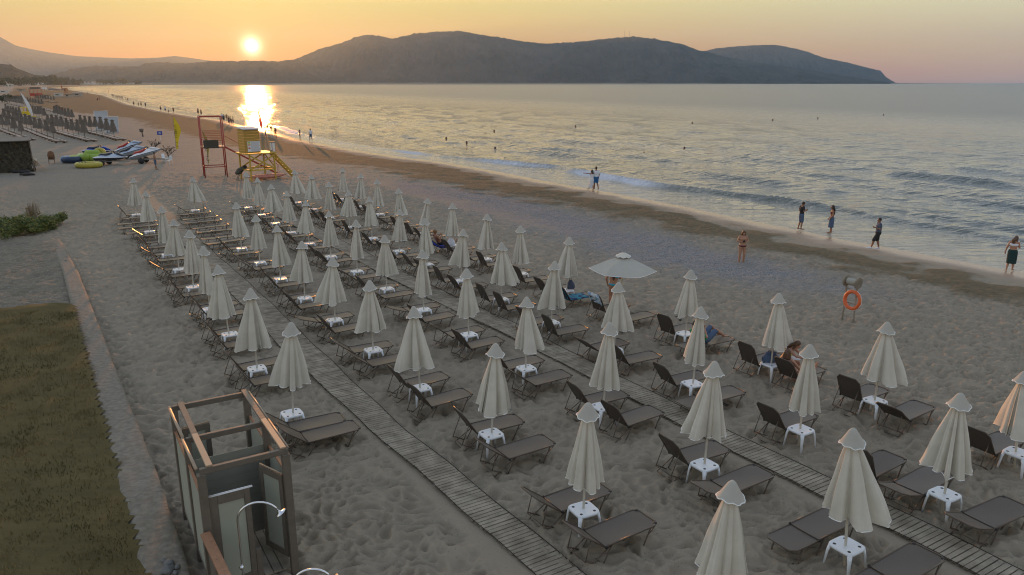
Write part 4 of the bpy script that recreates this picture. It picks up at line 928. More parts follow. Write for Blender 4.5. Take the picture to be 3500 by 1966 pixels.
# red rescue boat and dark bin
mb = MB(); n9 = 12
xs_ = [-1.7 + 3.4 * k / n9 for k in range(n9 + 1)]
mb.loft([(x, 0, .22 + .05 * (x / 1.7) ** 2) for x in xs_], [max(.03, .42 * (1 - abs(x / 1.72) ** 2.6)) for x in xs_], [max(.03, .20 * (1 - abs(x / 1.72) ** 3)) for x in xs_], Vector((0, 1, 0)), 12)
bt = mb.build('rescue_board', mat('faded_red', (.50, .16, .12), .5, noise=(2, .2, (.6, .28, .2))), None, True); bt.location = yt.matrix_basis @ Vector((.55, .4, .05)); bt.rotation_euler = (0, 0, yw - .05); tag(bt, 'faded red rescue board lying under the yellow tower', 'rescue board')
wb = empty('wheelbarrow', at(*T_(1450, 1365)), 0.5, 'dark upturned wheelbarrow leaning beside the yellow tower', 'wheelbarrow')
mb = MB(); mb.loft([(-.32, 0, .55), (0, 0, .75), (.38, 0, 1.05)], [.24, .38, .28], [.12, .28, .16], Vector((0, 1, 0)), 8); mb.build('tray', M['darkgrey'], wb)
for s_ in (-1, 1): mb = MB(); mb.tube([(.1, s_ * .2, .8), (-.1, s_ * .25, .35), (-.25, s_ * .3, -.02)], .03, 6); mb.build('handle', M['brown'], wb)
mb = MB(); mb.loft([(.5, -.04, 1.1), (.5, .04, 1.1)], .17, .17, None, 16); mb.build('wheel', M['black'], wb)

# ---------------- flags and small signs ----------------
def feather(u, v, vt, H_, yaw, lean, label, w=.9, marks=True, mt='fyellow'):
    b_ = at(u, v); t = empty('feather_flag', b_, yaw, label, 'flag', 'beach flags'); mb = MB(); mb.tube([(0, 0, -.1), (.02, 0, H_ * .6), (lean, 0, H_)], .022, 6); mb.build('pole', M['grey'], t)
    mb = MB(); n = 14; vs = []
    for i in range(n + 1):
        q = i / n; z = H_ * (.98 - .93 * q); wdt = w * (math.sin(PI * min(1, q * 1.25 + .02)) ** .8 if q < .62 else .72 - (q - .62) * 1.0); wdt = max(wdt, .08 * w)
        xx = lean * max(0, (z / H_ - .6) / .4)
        for j in range(5): vs.append((xx + wdt * j / 4, .10 * math.sin(q * 9 + j * .9) * j / 4, z))
    mb.add(vs, [(i * 5 + j, i * 5 + j + 1, i * 5 + j + 6, i * 5 + j + 5) for i in range(n) for j in range(4)]); fl = mb.build('banner', M[mt], t, True)
    if marks:
        mb = MB()
        for k, (z_, gl) in enumerate([(.72, 'C'), (.60, 'H'), (.54, 'E'), (.48, 'U'), (.42, 'L'), (.24, 'I'), (.16, 'L')]):
            z = H_ * z_; x_ = w * .30; s_ = H_ * .035
            segs = {'C': [(-1, -1, -1, 1), (-1, 1, 1, 1), (-1, -1, 1, -1)], 'H': [(-1, -1, 1, -1), (-1, 1, 1, 1), (0, -1, 0, 1)], 'E': [(-1, -1, 1, -1), (-1, -1, -1, 1), (0, -1, 0, 1), (1, -1, 1, 1)],
                    'U': [(-1, -1, -1, 1), (-1, -1, 1, -1), (-1, 1, 1, 1)], 'L': [(-1, -1, -1, 1), (-1, -1, 1, -1)], 'I': [(-1, 0, 1, 0)]}[gl]
            for a_, b2, c_, d_ in segs: mb.beam((x_ + a_ * s_, -.13, z + b2 * s_ * .8), (x_ + c_ * s_ + .001, -.13, z + d_ * s_ * .8 + .001), .01, .035)
        mb.build('lettering', M['cblack'], fl)
    return t
feather(603, 515, 395, 4.2, -.15, .05, 'tall yellow feather flag with black letters beside the white chairs', .85)
feather(*T_(845, 1080), 0, 3.7, -.1, -.35, 'faded yellow feather flag seen through the red tower', .3, True, 'vyellow')
def sail_flag(u, v, H_, label, mt, w, lean=-.5, tri=False):
    b_ = at(u, v); t = empty('beach_flag', b_, 0, label, 'flag', 'beach flags'); mb = MB(); mb.tube([(0, 0, -.1), (lean, 0, H_)], .03, 6); mb.build('pole', M['grey'], t)
    mb = MB(); n = 10; vs = []
    for i in range(n + 1):
        q = i / n; z = H_ * (1 - .9 * q); xx = lean * z / H_; wdt = w * (q if tri else math.sin(PI * (q * .85 + .05)))
        for j in range(3): vs.append((xx + .02 + wdt * j / 2, .05 * math.sin(q * 7 + j), z))
    mb.add(vs, [(i * 3 + j, i * 3 + j + 1, i * 3 + j + 4, i * 3 + j + 3) for i in range(n) for j in range(2)]); mb.build('banner', M[mt], t, True)
sail_flag(112, 406, 6.0, 'white curved sail flag among the far brown umbrellas', 'white', .9, -2.0)
sail_flag(*T_(1832, 400), 4.6, 'red beach flag standing by the waterline behind the yellow tower', 'redgloss', .55, -.15, True)
s1o = empty('beach_sign', at(549, 480), 0, 'small blue square sign on a thin white post', 'sign'); mb = MB(); mb.tube([(0, 0, -.1), (0, 0, 1.0)], .03, 6); mb.build('post', M['white'], s1o)
mb = MB(); mb.box((0, -.04, 1.05), (.75, .02, .55), None, 0); mb.lathe([(.14, 0), (.09, 0)], (0, 0, 0), 16, 1); k0 = len(mb.v) - 32
mb.v[k0:] = [(x, -.055, 1.05 + y) for x, y, z in mb.v[k0:]]; mb.build('sign_plate', [M['blue'], M['white']], s1o)
bn = empty('litter_bin', at(487, 467), 0, 'weathered litter bin on a post standing alone on open sand', 'litter bin'); mb = MB(); mb.lathe([(.001, .7), (.26, .72), (.34, 1.2), (.001, 1.22)], (-.05, 0, 0), 12); mb.build('bin', M['fcanopy'], bn, True); mb = MB(); mb.tube([(.1, 0, -.1), (0, 0, .8)], .11, 8); mb.build('post', M['brown'], bn, True)
# ---------------- jet skis, tubes, chairs ----------------
def jetski(loc, yaw, pitch, cols, label, cover=False):
    hullc, deckc, seatc = cols; t = empty('jet_ski', loc, yaw, label, 'jet ski', 'jet skis parked on the sand'); t.rotation_euler = (0, -pitch, yaw)
    n = 16; L_ = 3.3; X_ = [-L_ / 2 + L_ * k / n for k in range(n + 1)]
    wx = [.50 * (1 - max(0, (x - .2) / 1.46) ** 2.2) + .04 for x in X_]; kz = [.10 + .30 * max(0, (x - .3) / 1.35) ** 2 for x in X_]
    mb = MB(); vs = []
    for x, w, k in zip(X_, wx, kz): vs += [(x, -w, .42), (x, -w * .92, .30 + k * .3), (x, -w * .45, k + .06), (x, 0, k), (x, w * .45, k + .06), (x, w * .92, .30 + k * .3), (x, w, .42)]
    mb.add(vs, [(i * 7 + j, i * 7 + j + 1, (i + 1) * 7 + j + 1, (i + 1) * 7 + j) for i in range(n) for j in range(6)]); mb.add([vs[k] for k in range(7)], [tuple(range(7))]); mb.build('hull', M[hullc], t, True)
    mb = MB(); vs = []
    for x, w in zip(X_, wx):
        hgt = .18 * math.exp(-((x + .9) / .5) ** 2) + .34 * math.exp(-((x - .35) / .55) ** 2) + .06; hgt *= 1 if x < 1.2 else max(.15, (1.7 - x) / .5)
        for q in (-1, -.8, -.45, 0, .45, .8, 1): vs.append((x, q * w * 1.02, .42 + (hgt if abs(q) < .5 else (.05 if abs(q) < .9 else 0)) * (1 - .25 * abs(q))))
    mb.add(vs, [(i * 7 + j, i * 7 + j + 1, (i + 1) * 7 + j + 1, (i + 1) * 7 + j) for i in range(n) for j in range(6)]); dk = mb.build('deck', M[deckc], t, True)
    mb = MB(); mb.tube([(x, -w - .01, .42) for x, w in zip(X_, wx)] + [(x, w + .01, .42) for x, w in list(zip(X_, wx))[::-1]], .028, 5, closed=True); mb.build('bumper', M['white' if hullc != 'silver' else 'dkgloss'], t, True)
    mb = MB(); mb.loft([(-1.25, 0, .62), (-1.0, 0, .74), (-.5, 0, .72), (-.1, 0, .78), (.15, 0, .86)], [.10, .20, .21, .17, .08], [.08, .12, .12, .13, .06], Vector((0, 1, 0)), 12); mb.build('seat', M[seatc], t, True)
    mb = MB(); mb.tube([(.22, -.36, 1.02), (.30, -.1, 1.04), (.30, .1, 1.04), (.22, .36, 1.02)], .025, 6); mb.tube([(.45, 0, .7), (.30, 0, 1.04)], .06, 8); mb.build('handlebar', M['black'], t, True)
    mb = MB(); mb.loft([(.45, 0, .74), (.75, 0, .78), (1.15, 0, .60), (1.45, 0, .48)], [.22, .24, .16, .05], [.1, .12, .08, .03], Vector((0, 1, 0)), 10); mb.build('bonnet', M[deckc if not cover else seatc], t, True)
    return t
def trailer(loc, yaw, label):
    t = empty('boat_trailer', loc, yaw, label, 'trailer', 'jet ski trailers'); mb = MB()
    for s_ in (-1, 1): mb.beam((-1.4, s_ * .45, .42), (1.0, s_ * .45, .42), .07, .07); mb.beam((1.0, s_ * .45, .42), (2.2, 0, .38), .07, .07)
    mb.beam((-.3, -.75, .34), (-.3, .75, .34), .07, .07); mb.beam((-1.3, -.45, .42), (-1.3, .45, .42), .07, .07); mb.build('frame', M['grey'], t)
    for s_ in (-1, 1):
        mb = MB(); mb.loft([(-.3, s_ * .72, .3), (-.3, s_ * .78, .3), (-.3, s_ * .86, .3), (-.3, s_ * .92, .3)], [.24, .31, .31, .24], [.24, .31, .31, .24], None, 18); mb.build('wheel', M['black'], t, True)
S2 = lambda x, y: (180 + x / 6.133, 470 + y / 6.133)
def mid(a, b_, z=0.0): p = (at(*S2(*a)) + at(*S2(*b_))) / 2; p.z = z; return p
pA_ = mid((560, 360), (1310, 345)); jetski(pA_ + Vector((0, .3, .02)), .05, 0, ('blue', 'blue', 'dkgloss'), 'blue and white jet ski at the back, lying flat on sand')
pD_ = mid((790, 600), (1570, 580)); trailer(pD_ + Vector((-.3, .5, 0)), .05, 'wheeled trailer under the dark front jet ski'); jetski(pD_ + Vector((.1, .5, .38)), .02, .02, ('dkgloss', 'silver', 'dkgloss'), 'dark and silver covered jet ski nearest the camera, on a trailer', True)
pB_ = mid((1330, 440), (1960, 430)); trailer(pB_ + Vector((0, .2, 0)), .15, 'trailer carrying the tilted red and blue jet ski'); jetski(pB_ + Vector((-.1, .3, .85)), .12, R(19), ('silver', 'silver', 'redgloss'), 'silver jet ski with red seat and blue bow patch, tilted bow up')
pC_ = mid((1620, 560), (2250, 520)); trailer(pC_ + Vector((.1, .2, 0)), .15, 'trailer carrying the white and red jet ski by the man'); jetski(pC_ + Vector((.2, .3, .62)), .16, R(15), ('silver', 'white', 'redgloss'), 'white and grey jet ski with red seat beside the standing man')
jetski(mid((1500, 500), (1900, 480)) + Vector((-.6, 1.2, .5)), .16, R(16), ('silver', 'silver', 'dkgloss'), 'grey covered jet ski squeezed between the red seated ones')
def torus(name, c, Rr, r, mt, label, sx=1.0, n=28, tilt=0.0):
    mb = MB(); mb.tube([(sx * Rr * math.cos(2 * PI * k / n), Rr * math.sin(2 * PI * k / n), 0) for k in range(n)], r, 12, closed=True); mb.lathe([(.001, -r * .5), (Rr, -r * .5)], (0, 0, 0), n)
    o = mb.build(name, mt, None, True); o.location = c; o.rotation_euler = (tilt, 0, 0); return tag(o, label, 'inflatable ring', 'inflatable towables')
c = mid((130, 545), (540, 545)); o = torus('inflatable_ring', c + Vector((0, .8, .36)), .75, .34, M['navy'], 'dark blue inflatable ring lying by the wicker chair')
mb = MB(); mb.tube([(.76 * math.cos(2 * PI * k / 20 + 2.5), .76 * math.sin(2 * PI * k / 20 + 2.5), .0) for k in range(6)], .352, 12); mb.build('blue_band', mat('mid_blue_vinyl', (.04, .22, .5), .35), o, True)
mb = MB(); mb.ball((.15, .2, .22), .55, .5, .22, 16, 8); mb.build('top_cover', M['lime'], o, True)
c = mid((430, 650), (1000, 640)); o = torus('inflatable_ring', c + Vector((-.2, .8, .26)), .85, .26, M['vyellow'], 'yellow inflatable ring in front of the lime inflatable', 1.25)
mb = MB(); 
for w in (2.3, 2.7, 3.1): mb.tube([(1.25 * .85 * math.cos(w) + .27 * math.cos(w) * math.cos(k), .85 * math.sin(w) + .27 * math.sin(w) * math.cos(k), .27 * math.sin(k)) for k in [2 * PI * j / 12 for j in range(12)]], .035, 5, closed=True)
mb.build('dark_band', M['navy'], o)
c = mid((560, 560), (1160, 500)); so_ = empty('inflatable_sofa', c + Vector((-.2, .4, 0)), .05, 'lime green inflatable sofa behind the yellow ring', 'inflatable sofa', 'inflatable towables')
mb = MB(); mb.loft([(-1.5, 0, .5), (-1.2, 0, .5), (1.2, 0, .5), (1.5, 0, .5)], [.25, .45, .45, .25], [.25, .42, .42, .25], Vector((0, 1, 0)), 14); mb.build('base', M['lime'], so_, True)
mb = MB(); mb.loft([(-1.0, .3, .8), (-.8, .3, .95), (.4, .3, .95), (.6, .3, .8)], [.16, .26, .26, .16], [.16, .34, .34, .16], Vector((0, 1, 0)), 12); mb.build('backrest', M['lime'], so_, True)
mb = MB(); mb.ball((-1.35, .1, .55), .42, .42, .42, 14, 9); mb.build('end_tube', mat('pale_lime', (.5, .66, .25), .35), so_, True)
mb = MB(); mb.loft([(-.55, -.45, .2), (-.55, -.45, .7), (-.5, -.40, 1.0)], [.35, .38, .3], [.25, .28, .2], Vector((1, 0, 0)), 12); mb.build('side_bolster', M['lime'], so_, True)
mb = MB(); mb.tube([(.55 * math.cos(2 * PI * k / 24), 0, .55 * math.sin(2 * PI * k / 24)) for k in range(24)], .2, 10, closed=True); mb.ball((0, 0, 0), .5, .1, .5); o = mb.build('inflatable_disc', M['vyellow'], None, True); o.location = c + Vector((-.05, 1.4, .75)); o.rotation_euler = (R(-20), 0, 0); tag(o, 'yellow inflatable disc standing behind the lime sofa', 'inflatable ring', 'inflatable towables')
def plastic_chair(loc, yaw, label, mt='plastic', grp='chairs near the jet skis'):
    t = empty('beach_chair', loc, yaw, label, 'chair', grp)
    mb = MB(); mb.box((0, 0, .43), (.46, .44, .03), None, 0, .008); mb.build('seat', M[mt], t)
    mb = MB(); mb.box((0, .22, .68), (.44, .03, .46), Matrix.Rotation(R(-8), 3, 'X'), 0, .01); mb.build('backrest', M[mt], t)
    for x_ in (-.2, .2):
        for y_ in (-.2, .2): mb = MB(); mb.beam((x_ * 1.15, y_ * 1.15, -.02), (x_, y_, .42), .035, .035); mb.build('leg', M[mt], t)
        mb = MB(); mb.tube([(x_ * 1.15, .2, .64), (x_ * 1.2, -.15, .64), (x_ * 1.1, -.2, .43)], .018, 6); mb.build('armrest', M[mt], t)
    return t
plastic_chair(at(*S2(2360, 520)), 1.2, 'white plastic chair, left one of the pair by the jet skis'); plastic_chair(at(*S2(2450, 565)), -1.9, 'white plastic chair, right one of the pair by the jet skis')
t = empty('wicker_chair', at(178, 560), .5, 'brown wicker chair beside the dark blue ring', 'chair', 'chairs near the jet skis')
mb = MB(); mb.box((0, 0, .45), (.6, .55, .06), None, 0, .01); mb.build('seat', M['fwood'], t)
mb = MB(); mb.loft([(0, .30, .48), (0, .33, .8), (0, .36, 1.12), (0, .37, 1.3)], [.30, .34, .28, .1], [.03] * 4, Vector((1, 0, 0)), 14); mb.build('backrest', mat('wicker', (.28, .14, .07), .7, noise=(30, .2, (.14, .07, .04))), t, True)
for x_ in (-.26, .26):
    for y_ in (-.22, .25): mb = MB(); mb.tube([(x_, y_, -.02), (x_, y_, .45)], .025, 6); mb.build('leg', M['fwood'], t)
    mb = MB(); mb.tube([(x_, .28, .75), (x_ * 1.15, 0, .72), (x_, -.22, .68), (x_, -.22, .45)], .022, 6); mb.build('armrest', M['fwood'], t, True)
# hut covered in netting
hA, hB = at(-160, 600), at(112, 586); hd = (hB - hA); hL = hd.length; hyaw = math.atan2(hd.y, hd.x)
hut = empty('beach_hut', (hA + hB) / 2, hyaw, 'beach hut wrapped in brown camouflage netting at the left edge', 'hut')
mb = MB(); nx_, nz_ = 70, 22; vs = []
for s_, (px_, py_) in enumerate([((-hL / 2, hL / 2), (0, 0)), ((hL / 2, hL / 2), (0, 3.2)), ((hL / 2, -hL / 2), (3.2, 3.2)), ((-hL / 2, -hL / 2), (3.2, 0))]):
    vs = []; nx2 = nx_ if s_ in (0, 2) else 26
    for i in range(nx2 + 1):
        for j in range(nz_ + 1):
            t_ = i / nx2; z_ = 2.95 * j / nz_; d_ = .10 * math.sin(i * .9 + j * .3) * math.sin(j * .7 + i * .2) + random.uniform(-.05, .05) + .22 * (1 - j / nz_) ** 2
            x_ = px_[0] + (px_[1] - px_[0]) * t_; y_ = py_[0] + (py_[1] - py_[0]) * t_
            nx3, ny3 = [(0, -1), (1, 0), (0, 1), (-1, 0)][s_]; vs.append((x_ + nx3 * d_, y_ + ny3 * d_, z_ - .1))
    mb.add(vs, [(i * (nz_ + 1) + j, (i + 1) * (nz_ + 1) + j, (i + 1) * (nz_ + 1) + j + 1, i * (nz_ + 1) + j + 1) for i in range(nx2) for j in range(nz_)])
mb.build('netting_wall', M['thatch'], hut)
mb = MB(); mb.box((0, 1.6, 2.98), (hL + .5, 4.0, .07), Matrix.Rotation(R(2), 3, 'X')); mb.build('roof', M['roofg'], hut)
mb = MB(); mb.tube([(hL / 2 + .15, -.2, -.1), (hL / 2 + .1, -.15, 3.0)], .05, 8); mb.build('corner_post', M['brown'], hut)
p0 = at(112, 543, 1.1); p1 = at(166, 586); mb = MB(); mb.tube([p0 - p1, (0, 0, 0)], .035, 6); o = mb.build('leaning_pole', M['tan'], None, True); o.location = p1; tag(o, 'thin pale pole leaning from the netted hut to the sand', 'pole')
p = at(120, 566); t = empty('crate', p, .1, 'cream coloured crate beside the corner of the netted hut', 'crate'); mb = MB(); mb.box((0, 0, .55), (.5, .4, .22), None, 0, .02); mb.build('lid', M['pole'], t); mb = MB(); mb.box((0, 0, .22), (.46, .36, .43), None, 0, .02); mb.build('body', M['tan'], t)
def small_ring(u, v, r, label, mt, mc, yaw=0):
    p = at(u, v); o = MB(); o.tube([(r * math.cos(2 * PI * k / 24), r * .8 * math.sin(2 * PI * k / 24), 0) for k in range(24)], .13, 8, closed=True); q = o.build('rubber_ring', mt, None, True); q.location = p + Vector((0, 0, .14)); tag(q, label, 'rubber ring', 'rubber rings before the hut')
    o = MB(); o.lathe([(.001, .06), (r * .5, .07), (r * .9, .02)], (0, 0, 0), 20); m_ = o.build('centre_sheet', mc, q, True); return q
small_ring(62, 590, .52, 'black rimmed ring with pale centre before the netted hut', M['black'], M['plastic']); small_ring(83, 591, .40, 'smaller black ring with white centre beside the larger one', M['black'], M['white'])
mb = MB(); mb.loft([(-.7, 0, .1), (-.3, 0, .14), (.3, 0, .14), (.65, 0, .1)], [.1, .3, .28, .1], [.08, .13, .12, .06], Vector((0, 1, 0)), 10); o = mb.build('rubber_mat', M['black'], None, True); o.location = at(95, 600); tag(o, 'folded black rubber bundle right of the two rings', 'bundle')
def bare_shrub(u, v, h, seed, label, n=26):
    rd = random.Random(seed); mb = MB(); mb.ball((0, 0, 0), .12)
    def br(p, d, L_, lv):
        q = p + d * L_; mb.tube([p, p.lerp(q, .5) + Vector((rd.uniform(-.05, .05),) * 3), q], max(.012, .03 - lv * .008), 4)
        if lv < 3:
            for _ in range(3): br(p.lerp(q, rd.uniform(.5, 1)), (d + Vector((rd.gauss(0, .5), rd.gauss(0, .5), rd.gauss(0, .35)))).normalized(), L_ * .62, lv + 1)
    for _ in range(4): br(Vector((0, 0, 0)), Vector((rd.gauss(0, .5), rd.gauss(0, .5), 1)).normalized(), h * .5, 0)
    o = mb.build('bare_shrub', M['bark'], None); o.location = at(u, v); return tag(o, label, 'shrub', 'bare shrubs by the jet skis')
bare_shrub(524, 512, 1.5, 1, 'leafless dark shrub behind the bow of the white jet ski'); bare_shrub(575, 535, 1.5, 2, 'leafless dark shrub behind the white plastic chairs')
# inflatable wind screens
for (ux, vx, w_, h_, lb) in [(368, 452, 9.8, 4.0, 'white framed wind screen, further of the two'), (384, 453, 5.9, 4.2, 'white framed wind screen, nearer of the two')][:0]: pass
W_ = lambda x, y: (0 + x / 5.7244, 270 + y / 5.7244)
for bl, br_, tlh, lb in [((1870, 1000), (2130, 990), 3.35, 'white framed wind screen, further left of the two'), ((2060, 1050), (2330, 1040), 2.65, 'white framed wind screen, nearer right of the two')]:
    p, q = at(*W_(*bl)), at(*W_(*br_)); t = empty('wind_screen', (p + q) / 2, math.atan2((q - p).y, (q - p).x), lb, 'wind screen', 'wind screens'); w_ = (q - p).length / 2
    Mx = Matrix.Rotation(R(8), 4, 'X'); mb = MB(); mb.box((0, 0, tlh / 2), (2 * w_, .02, tlh)); mb.xform(Mx); mb.build('screen', M['clear'], t)
    mb = MB(); mb.tube([(-w_, -.03, 0), (-w_, -.03, tlh), (w_, -.03, tlh), (w_, -.03, 0)], .05, 6); mb.xform(Mx); mb.build('frame', M['white'], t)
    mb = MB(); [mb.tube([(s_ * w_, 0, tlh * .8), (s_ * w_, 1.8, 0)], .03, 5) for s_ in (-1, 1)]; mb.tube([(-w_, 1.8, 0), (w_, 1.8, 0)], .03, 5); mb.build('strut', M['white'], t)
# ---------------- far umbrella fields ----------------
fc = []
for sd_ in (1, 2, 3):
    rd = random.Random(sd_); mb = MB(); n = 24
    pr = [(.0, 2.42), (.22, 2.30), (.13, 2.18), (.24, 1.7), (.36, 1.0 + rd.uniform(-.05, .1))]
    vs = [(r * (1 + .18 * math.cos(8 * 2 * PI * k / n + sd_) * (i > 1)) * math.cos(2 * PI * k / n), r * (1 + .18 * math.cos(4 * 2 * PI * k / n)) * math.sin(2 * PI * k / n), z) for i, (r, z) in enumerate(pr) for k in range(n)]
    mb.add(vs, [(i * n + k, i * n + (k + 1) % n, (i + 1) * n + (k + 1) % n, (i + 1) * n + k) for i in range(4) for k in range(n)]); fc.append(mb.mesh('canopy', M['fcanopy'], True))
pm = MB(); pm.tube([(0, 0, -.1), (0, 0, 2.35)], .03, 6); FPOLE = pm.mesh('pole', M['brown'])
fl_ = MB(); nb2 = [(-.95, .42), (-.5, .36), (0, .27), (.45, .30), (.8, .31), (1.0, .22)]
fl_.loft([(x, 0, z) for x, z in nb2], [.30] * 6, [.05] * 6, Vector((0, 1, 0)), 8); FCU = fl_.mesh('cushion', M['fcush'], True)
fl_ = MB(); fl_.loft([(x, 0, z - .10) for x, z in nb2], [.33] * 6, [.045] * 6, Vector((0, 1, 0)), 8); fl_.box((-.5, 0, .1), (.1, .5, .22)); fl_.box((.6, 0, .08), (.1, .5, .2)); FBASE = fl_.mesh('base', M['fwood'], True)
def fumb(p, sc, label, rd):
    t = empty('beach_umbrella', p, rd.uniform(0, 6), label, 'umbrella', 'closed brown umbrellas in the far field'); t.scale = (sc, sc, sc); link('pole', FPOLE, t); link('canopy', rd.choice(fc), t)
def flng(p, yaw, label):
    t = empty('sun_lounger', p, yaw, label, 'sun lounger', 'cushioned loungers in the far field'); link('base', FBASE, t); link('cushion', FCU, t)
rd = random.Random(9); ri = 0
FR_ = [((409, 481), (278, 447), 7, 'nearest the wind screens'), ((309, 485), (168, 447), 8, 'in the middle block'), ((203, 489), (52, 431), 9, 'behind the netted hut roof'), ((95, 480), (-10, 440), 5, 'at the left edge')]
for (e, s_, n, nm) in FR_:
    P0, P1 = at(*e), at(*s_); d_ = (P1 - P0)
    for k in range(n):
        p = P0 + d_ * (k + .35) / n
        fumb(p + Vector((-.5, .2, 0)), rd.uniform(1.18, 1.30), f'brown far umbrella, {ORD[k]} from near end, row {nm}', rd)
        for j, sd2 in enumerate(('near', 'far')):
            q = P0 + d_ * (k + .0 + .5 * j) / n
            flng(q + Vector((rd.uniform(-.1, .1), 0, 0)), .02 + rd.gauss(0, .03), f'far cushioned lounger, {sd2} side, {ORD[k]} umbrella, row {nm}')
# second block, further along the beach
for r_i, (e, s_, n, nm) in enumerate([((255, 425), (185, 402), 7, 'second block, right'), ((160, 418), (95, 398), 7, 'second block, centre'), ((75, 416), (20, 398), 6, 'second block, left'), ((60, 440), (10, 425), 3, 'by the white sail flag')]):
    P0, P1 = at(*e), at(*s_); d_ = (P1 - P0)
    for k in range(n):
        p = P0 + d_ * (k + .35) / n; fumb(p, rd.uniform(1.2, 1.38), f'small closed brown umbrella, {ORD[k]} from the near end, {nm}', rd)
        if r_i < 3: flng(P0 + d_ * k / n, .02, f'cushioned lounger, {ORD[k]} from the near end, {nm}')
for r_i, (e, s_, n, nm) in enumerate([((150, 372), (70, 352), 9, 'third block, right'), ((80, 368), (15, 352), 8, 'third block, left'), ((190, 352), (120, 342), 8, 'fourth block')]):
    P0, P1 = at(*e), at(*s_); d_ = (P1 - P0)
    for k in range(n):
        p = P0 + d_ * (k + .35) / n; fumb(p, rd.uniform(1.1, 1.3), f'tiny closed brown umbrella, {ORD[k]} from the near end, {nm}', rd); flng(P0 + d_ * k / n, .02, f'tiny cushioned lounger, {ORD[k]} from the near end, {nm}')
# far reddish lounger rows and clutter
P0, P1 = at(228, 394), at(140, 372); d_ = P1 - P0
for k in range(12):
    q = P0 + d_ * k / 12; flng(q, .05, f'reddish far lounger, {ORD[k]} from the near end behind the orange kiosk')
def kiosk(u, v, w_, h_, d_, mt, rt_, label, cat='kiosk'):
    p = at(u, v); t = empty('kiosk', p, rd.uniform(-.2, .1), label, cat, 'small beach huts far left'); mb = MB(); mb.box((0, d_ / 2, h_ / 2), (w_, d_, h_)); wl_ = mb.build('wall', mt, t)
    mb = MB(); mb.box((0, d_ / 2, h_ + .06), (w_ + .5, d_ + .5, .12)); mb.build('roof', rt_, t); mb = MB(); mb.box((0, -.01, h_ * .55), (w_ * .5, .03, h_ * .35)); mb.build('hatch', M['darkgrey'], wl_); return t
kiosk(203, 386, 1.3, 1.6, 1.2, mat('orange_board', (.45, .17, .06), .7), M['tan'], 'small orange kiosk at the end of the reddish loungers')
kiosk(223, 318, 2.2, 4, 2, mat('pale_orange', (.55, .25, .12), .7), M['redgloss'], 'tall orange fronted kiosk by the far waterline')
kiosk(263, 330, 4.4, 2.2, 3, M['fcush'], M['white'], 'open pale beach tent on the brown sand')
for k, (u, v, w_) in enumerate([(10, 318, 7), (70, 312, 7), (118, 305, 12), (196, 330, 4), (150, 338, 4), (52, 340, 4), (30, 296, 20), (230, 333, 3)]):
    kiosk(u, v, w_, 1.5 + .08 * w_, 3, [M['plaster'], M['fcush'], M['roofg']][k % 3], [M['white'], M['thatch'], M['tile']][k % 3], ['pale low beach bar at the left edge', 'low grey shelter right of the left edge bars', 'long low shelter towards the bay head', 'small pale hut left of the beach tent', 'low grey hut below the red far tower', 'small pale hut left of the red far tower', 'long beach bar under the far town', 'small hut immediately left of the beach tent'][k])
def mini_tower(u, v, h_, w_, mt, label):
    t = empty('lifeguard_tower', at(u, v), .1, label, 'lifeguard tower', 'lifeguard towers')
    for x_ in (-w_ / 2, w_ / 2):
        for y_ in (0, w_): mb = MB(); mb.beam((x_, y_, -.1), (x_, y_, h_), .12, .12); mb.build('leg', mt, t)
    mb = MB(); mb.box((0, w_ / 2, h_ * .45), (w_ + .2, w_ + .2, h_ * .3)); mb.build('cabin', mt, t); mb = MB(); mb.box((0, w_ / 2, h_), (w_ + .4, w_ + .4, .12)); mb.build('roof', mt, t)
    mb = MB(); mb.beam((w_ / 2, 0, h_ * .3), (w_ / 2 + h_ * 1.2, -.5, 0), .12, .2); mb.build('ramp', mt, t)
mini_tower(119, 337, 4.6, 4.2, M['redgloss'], 'far red lifeguard tower with a long ramp'); mini_tower(150, 311, 6, 3.5, M['white'], 'far white lifeguard tower against the bay')
mini_tower(85, 404, 2.5, 1.8, M['fyellow'], 'yellow framed lifeguard stand among the brown umbrellas')
sail_flag(34, 311, 10, 'pale leaning feather flag at the far left', 'pole', 1.5, -3)
for k, (u0, u1, v) in enumerate([(166, 190, 307), (188, 205, 308), (205, 236, 307), (96, 105, 304), (110, 128, 304)]):
    a_, b2 = at(u0, v, 0), at(u1, v, 0); r_ = (b2 - a_).length / 2; o = rock((0, 0, 0), r_, 40 + k); o.scale = (1, .8, .75); o.location = (a_ + b2) / 2; o.name = 'rock'; tag(o, ['dark shore rock, leftmost of the three in the middle', 'dark shore rock, middle of its three', 'dark shore rock below the red far flag', 'dark shore rock furthest left', 'low pale shore rock beside the furthest left one'][k], 'rock', 'rocks on the far shore')
sail_flag(211, 308, 8, 'small red far flag on the shore rocks', 'redgloss', 1.6, -.3, True)
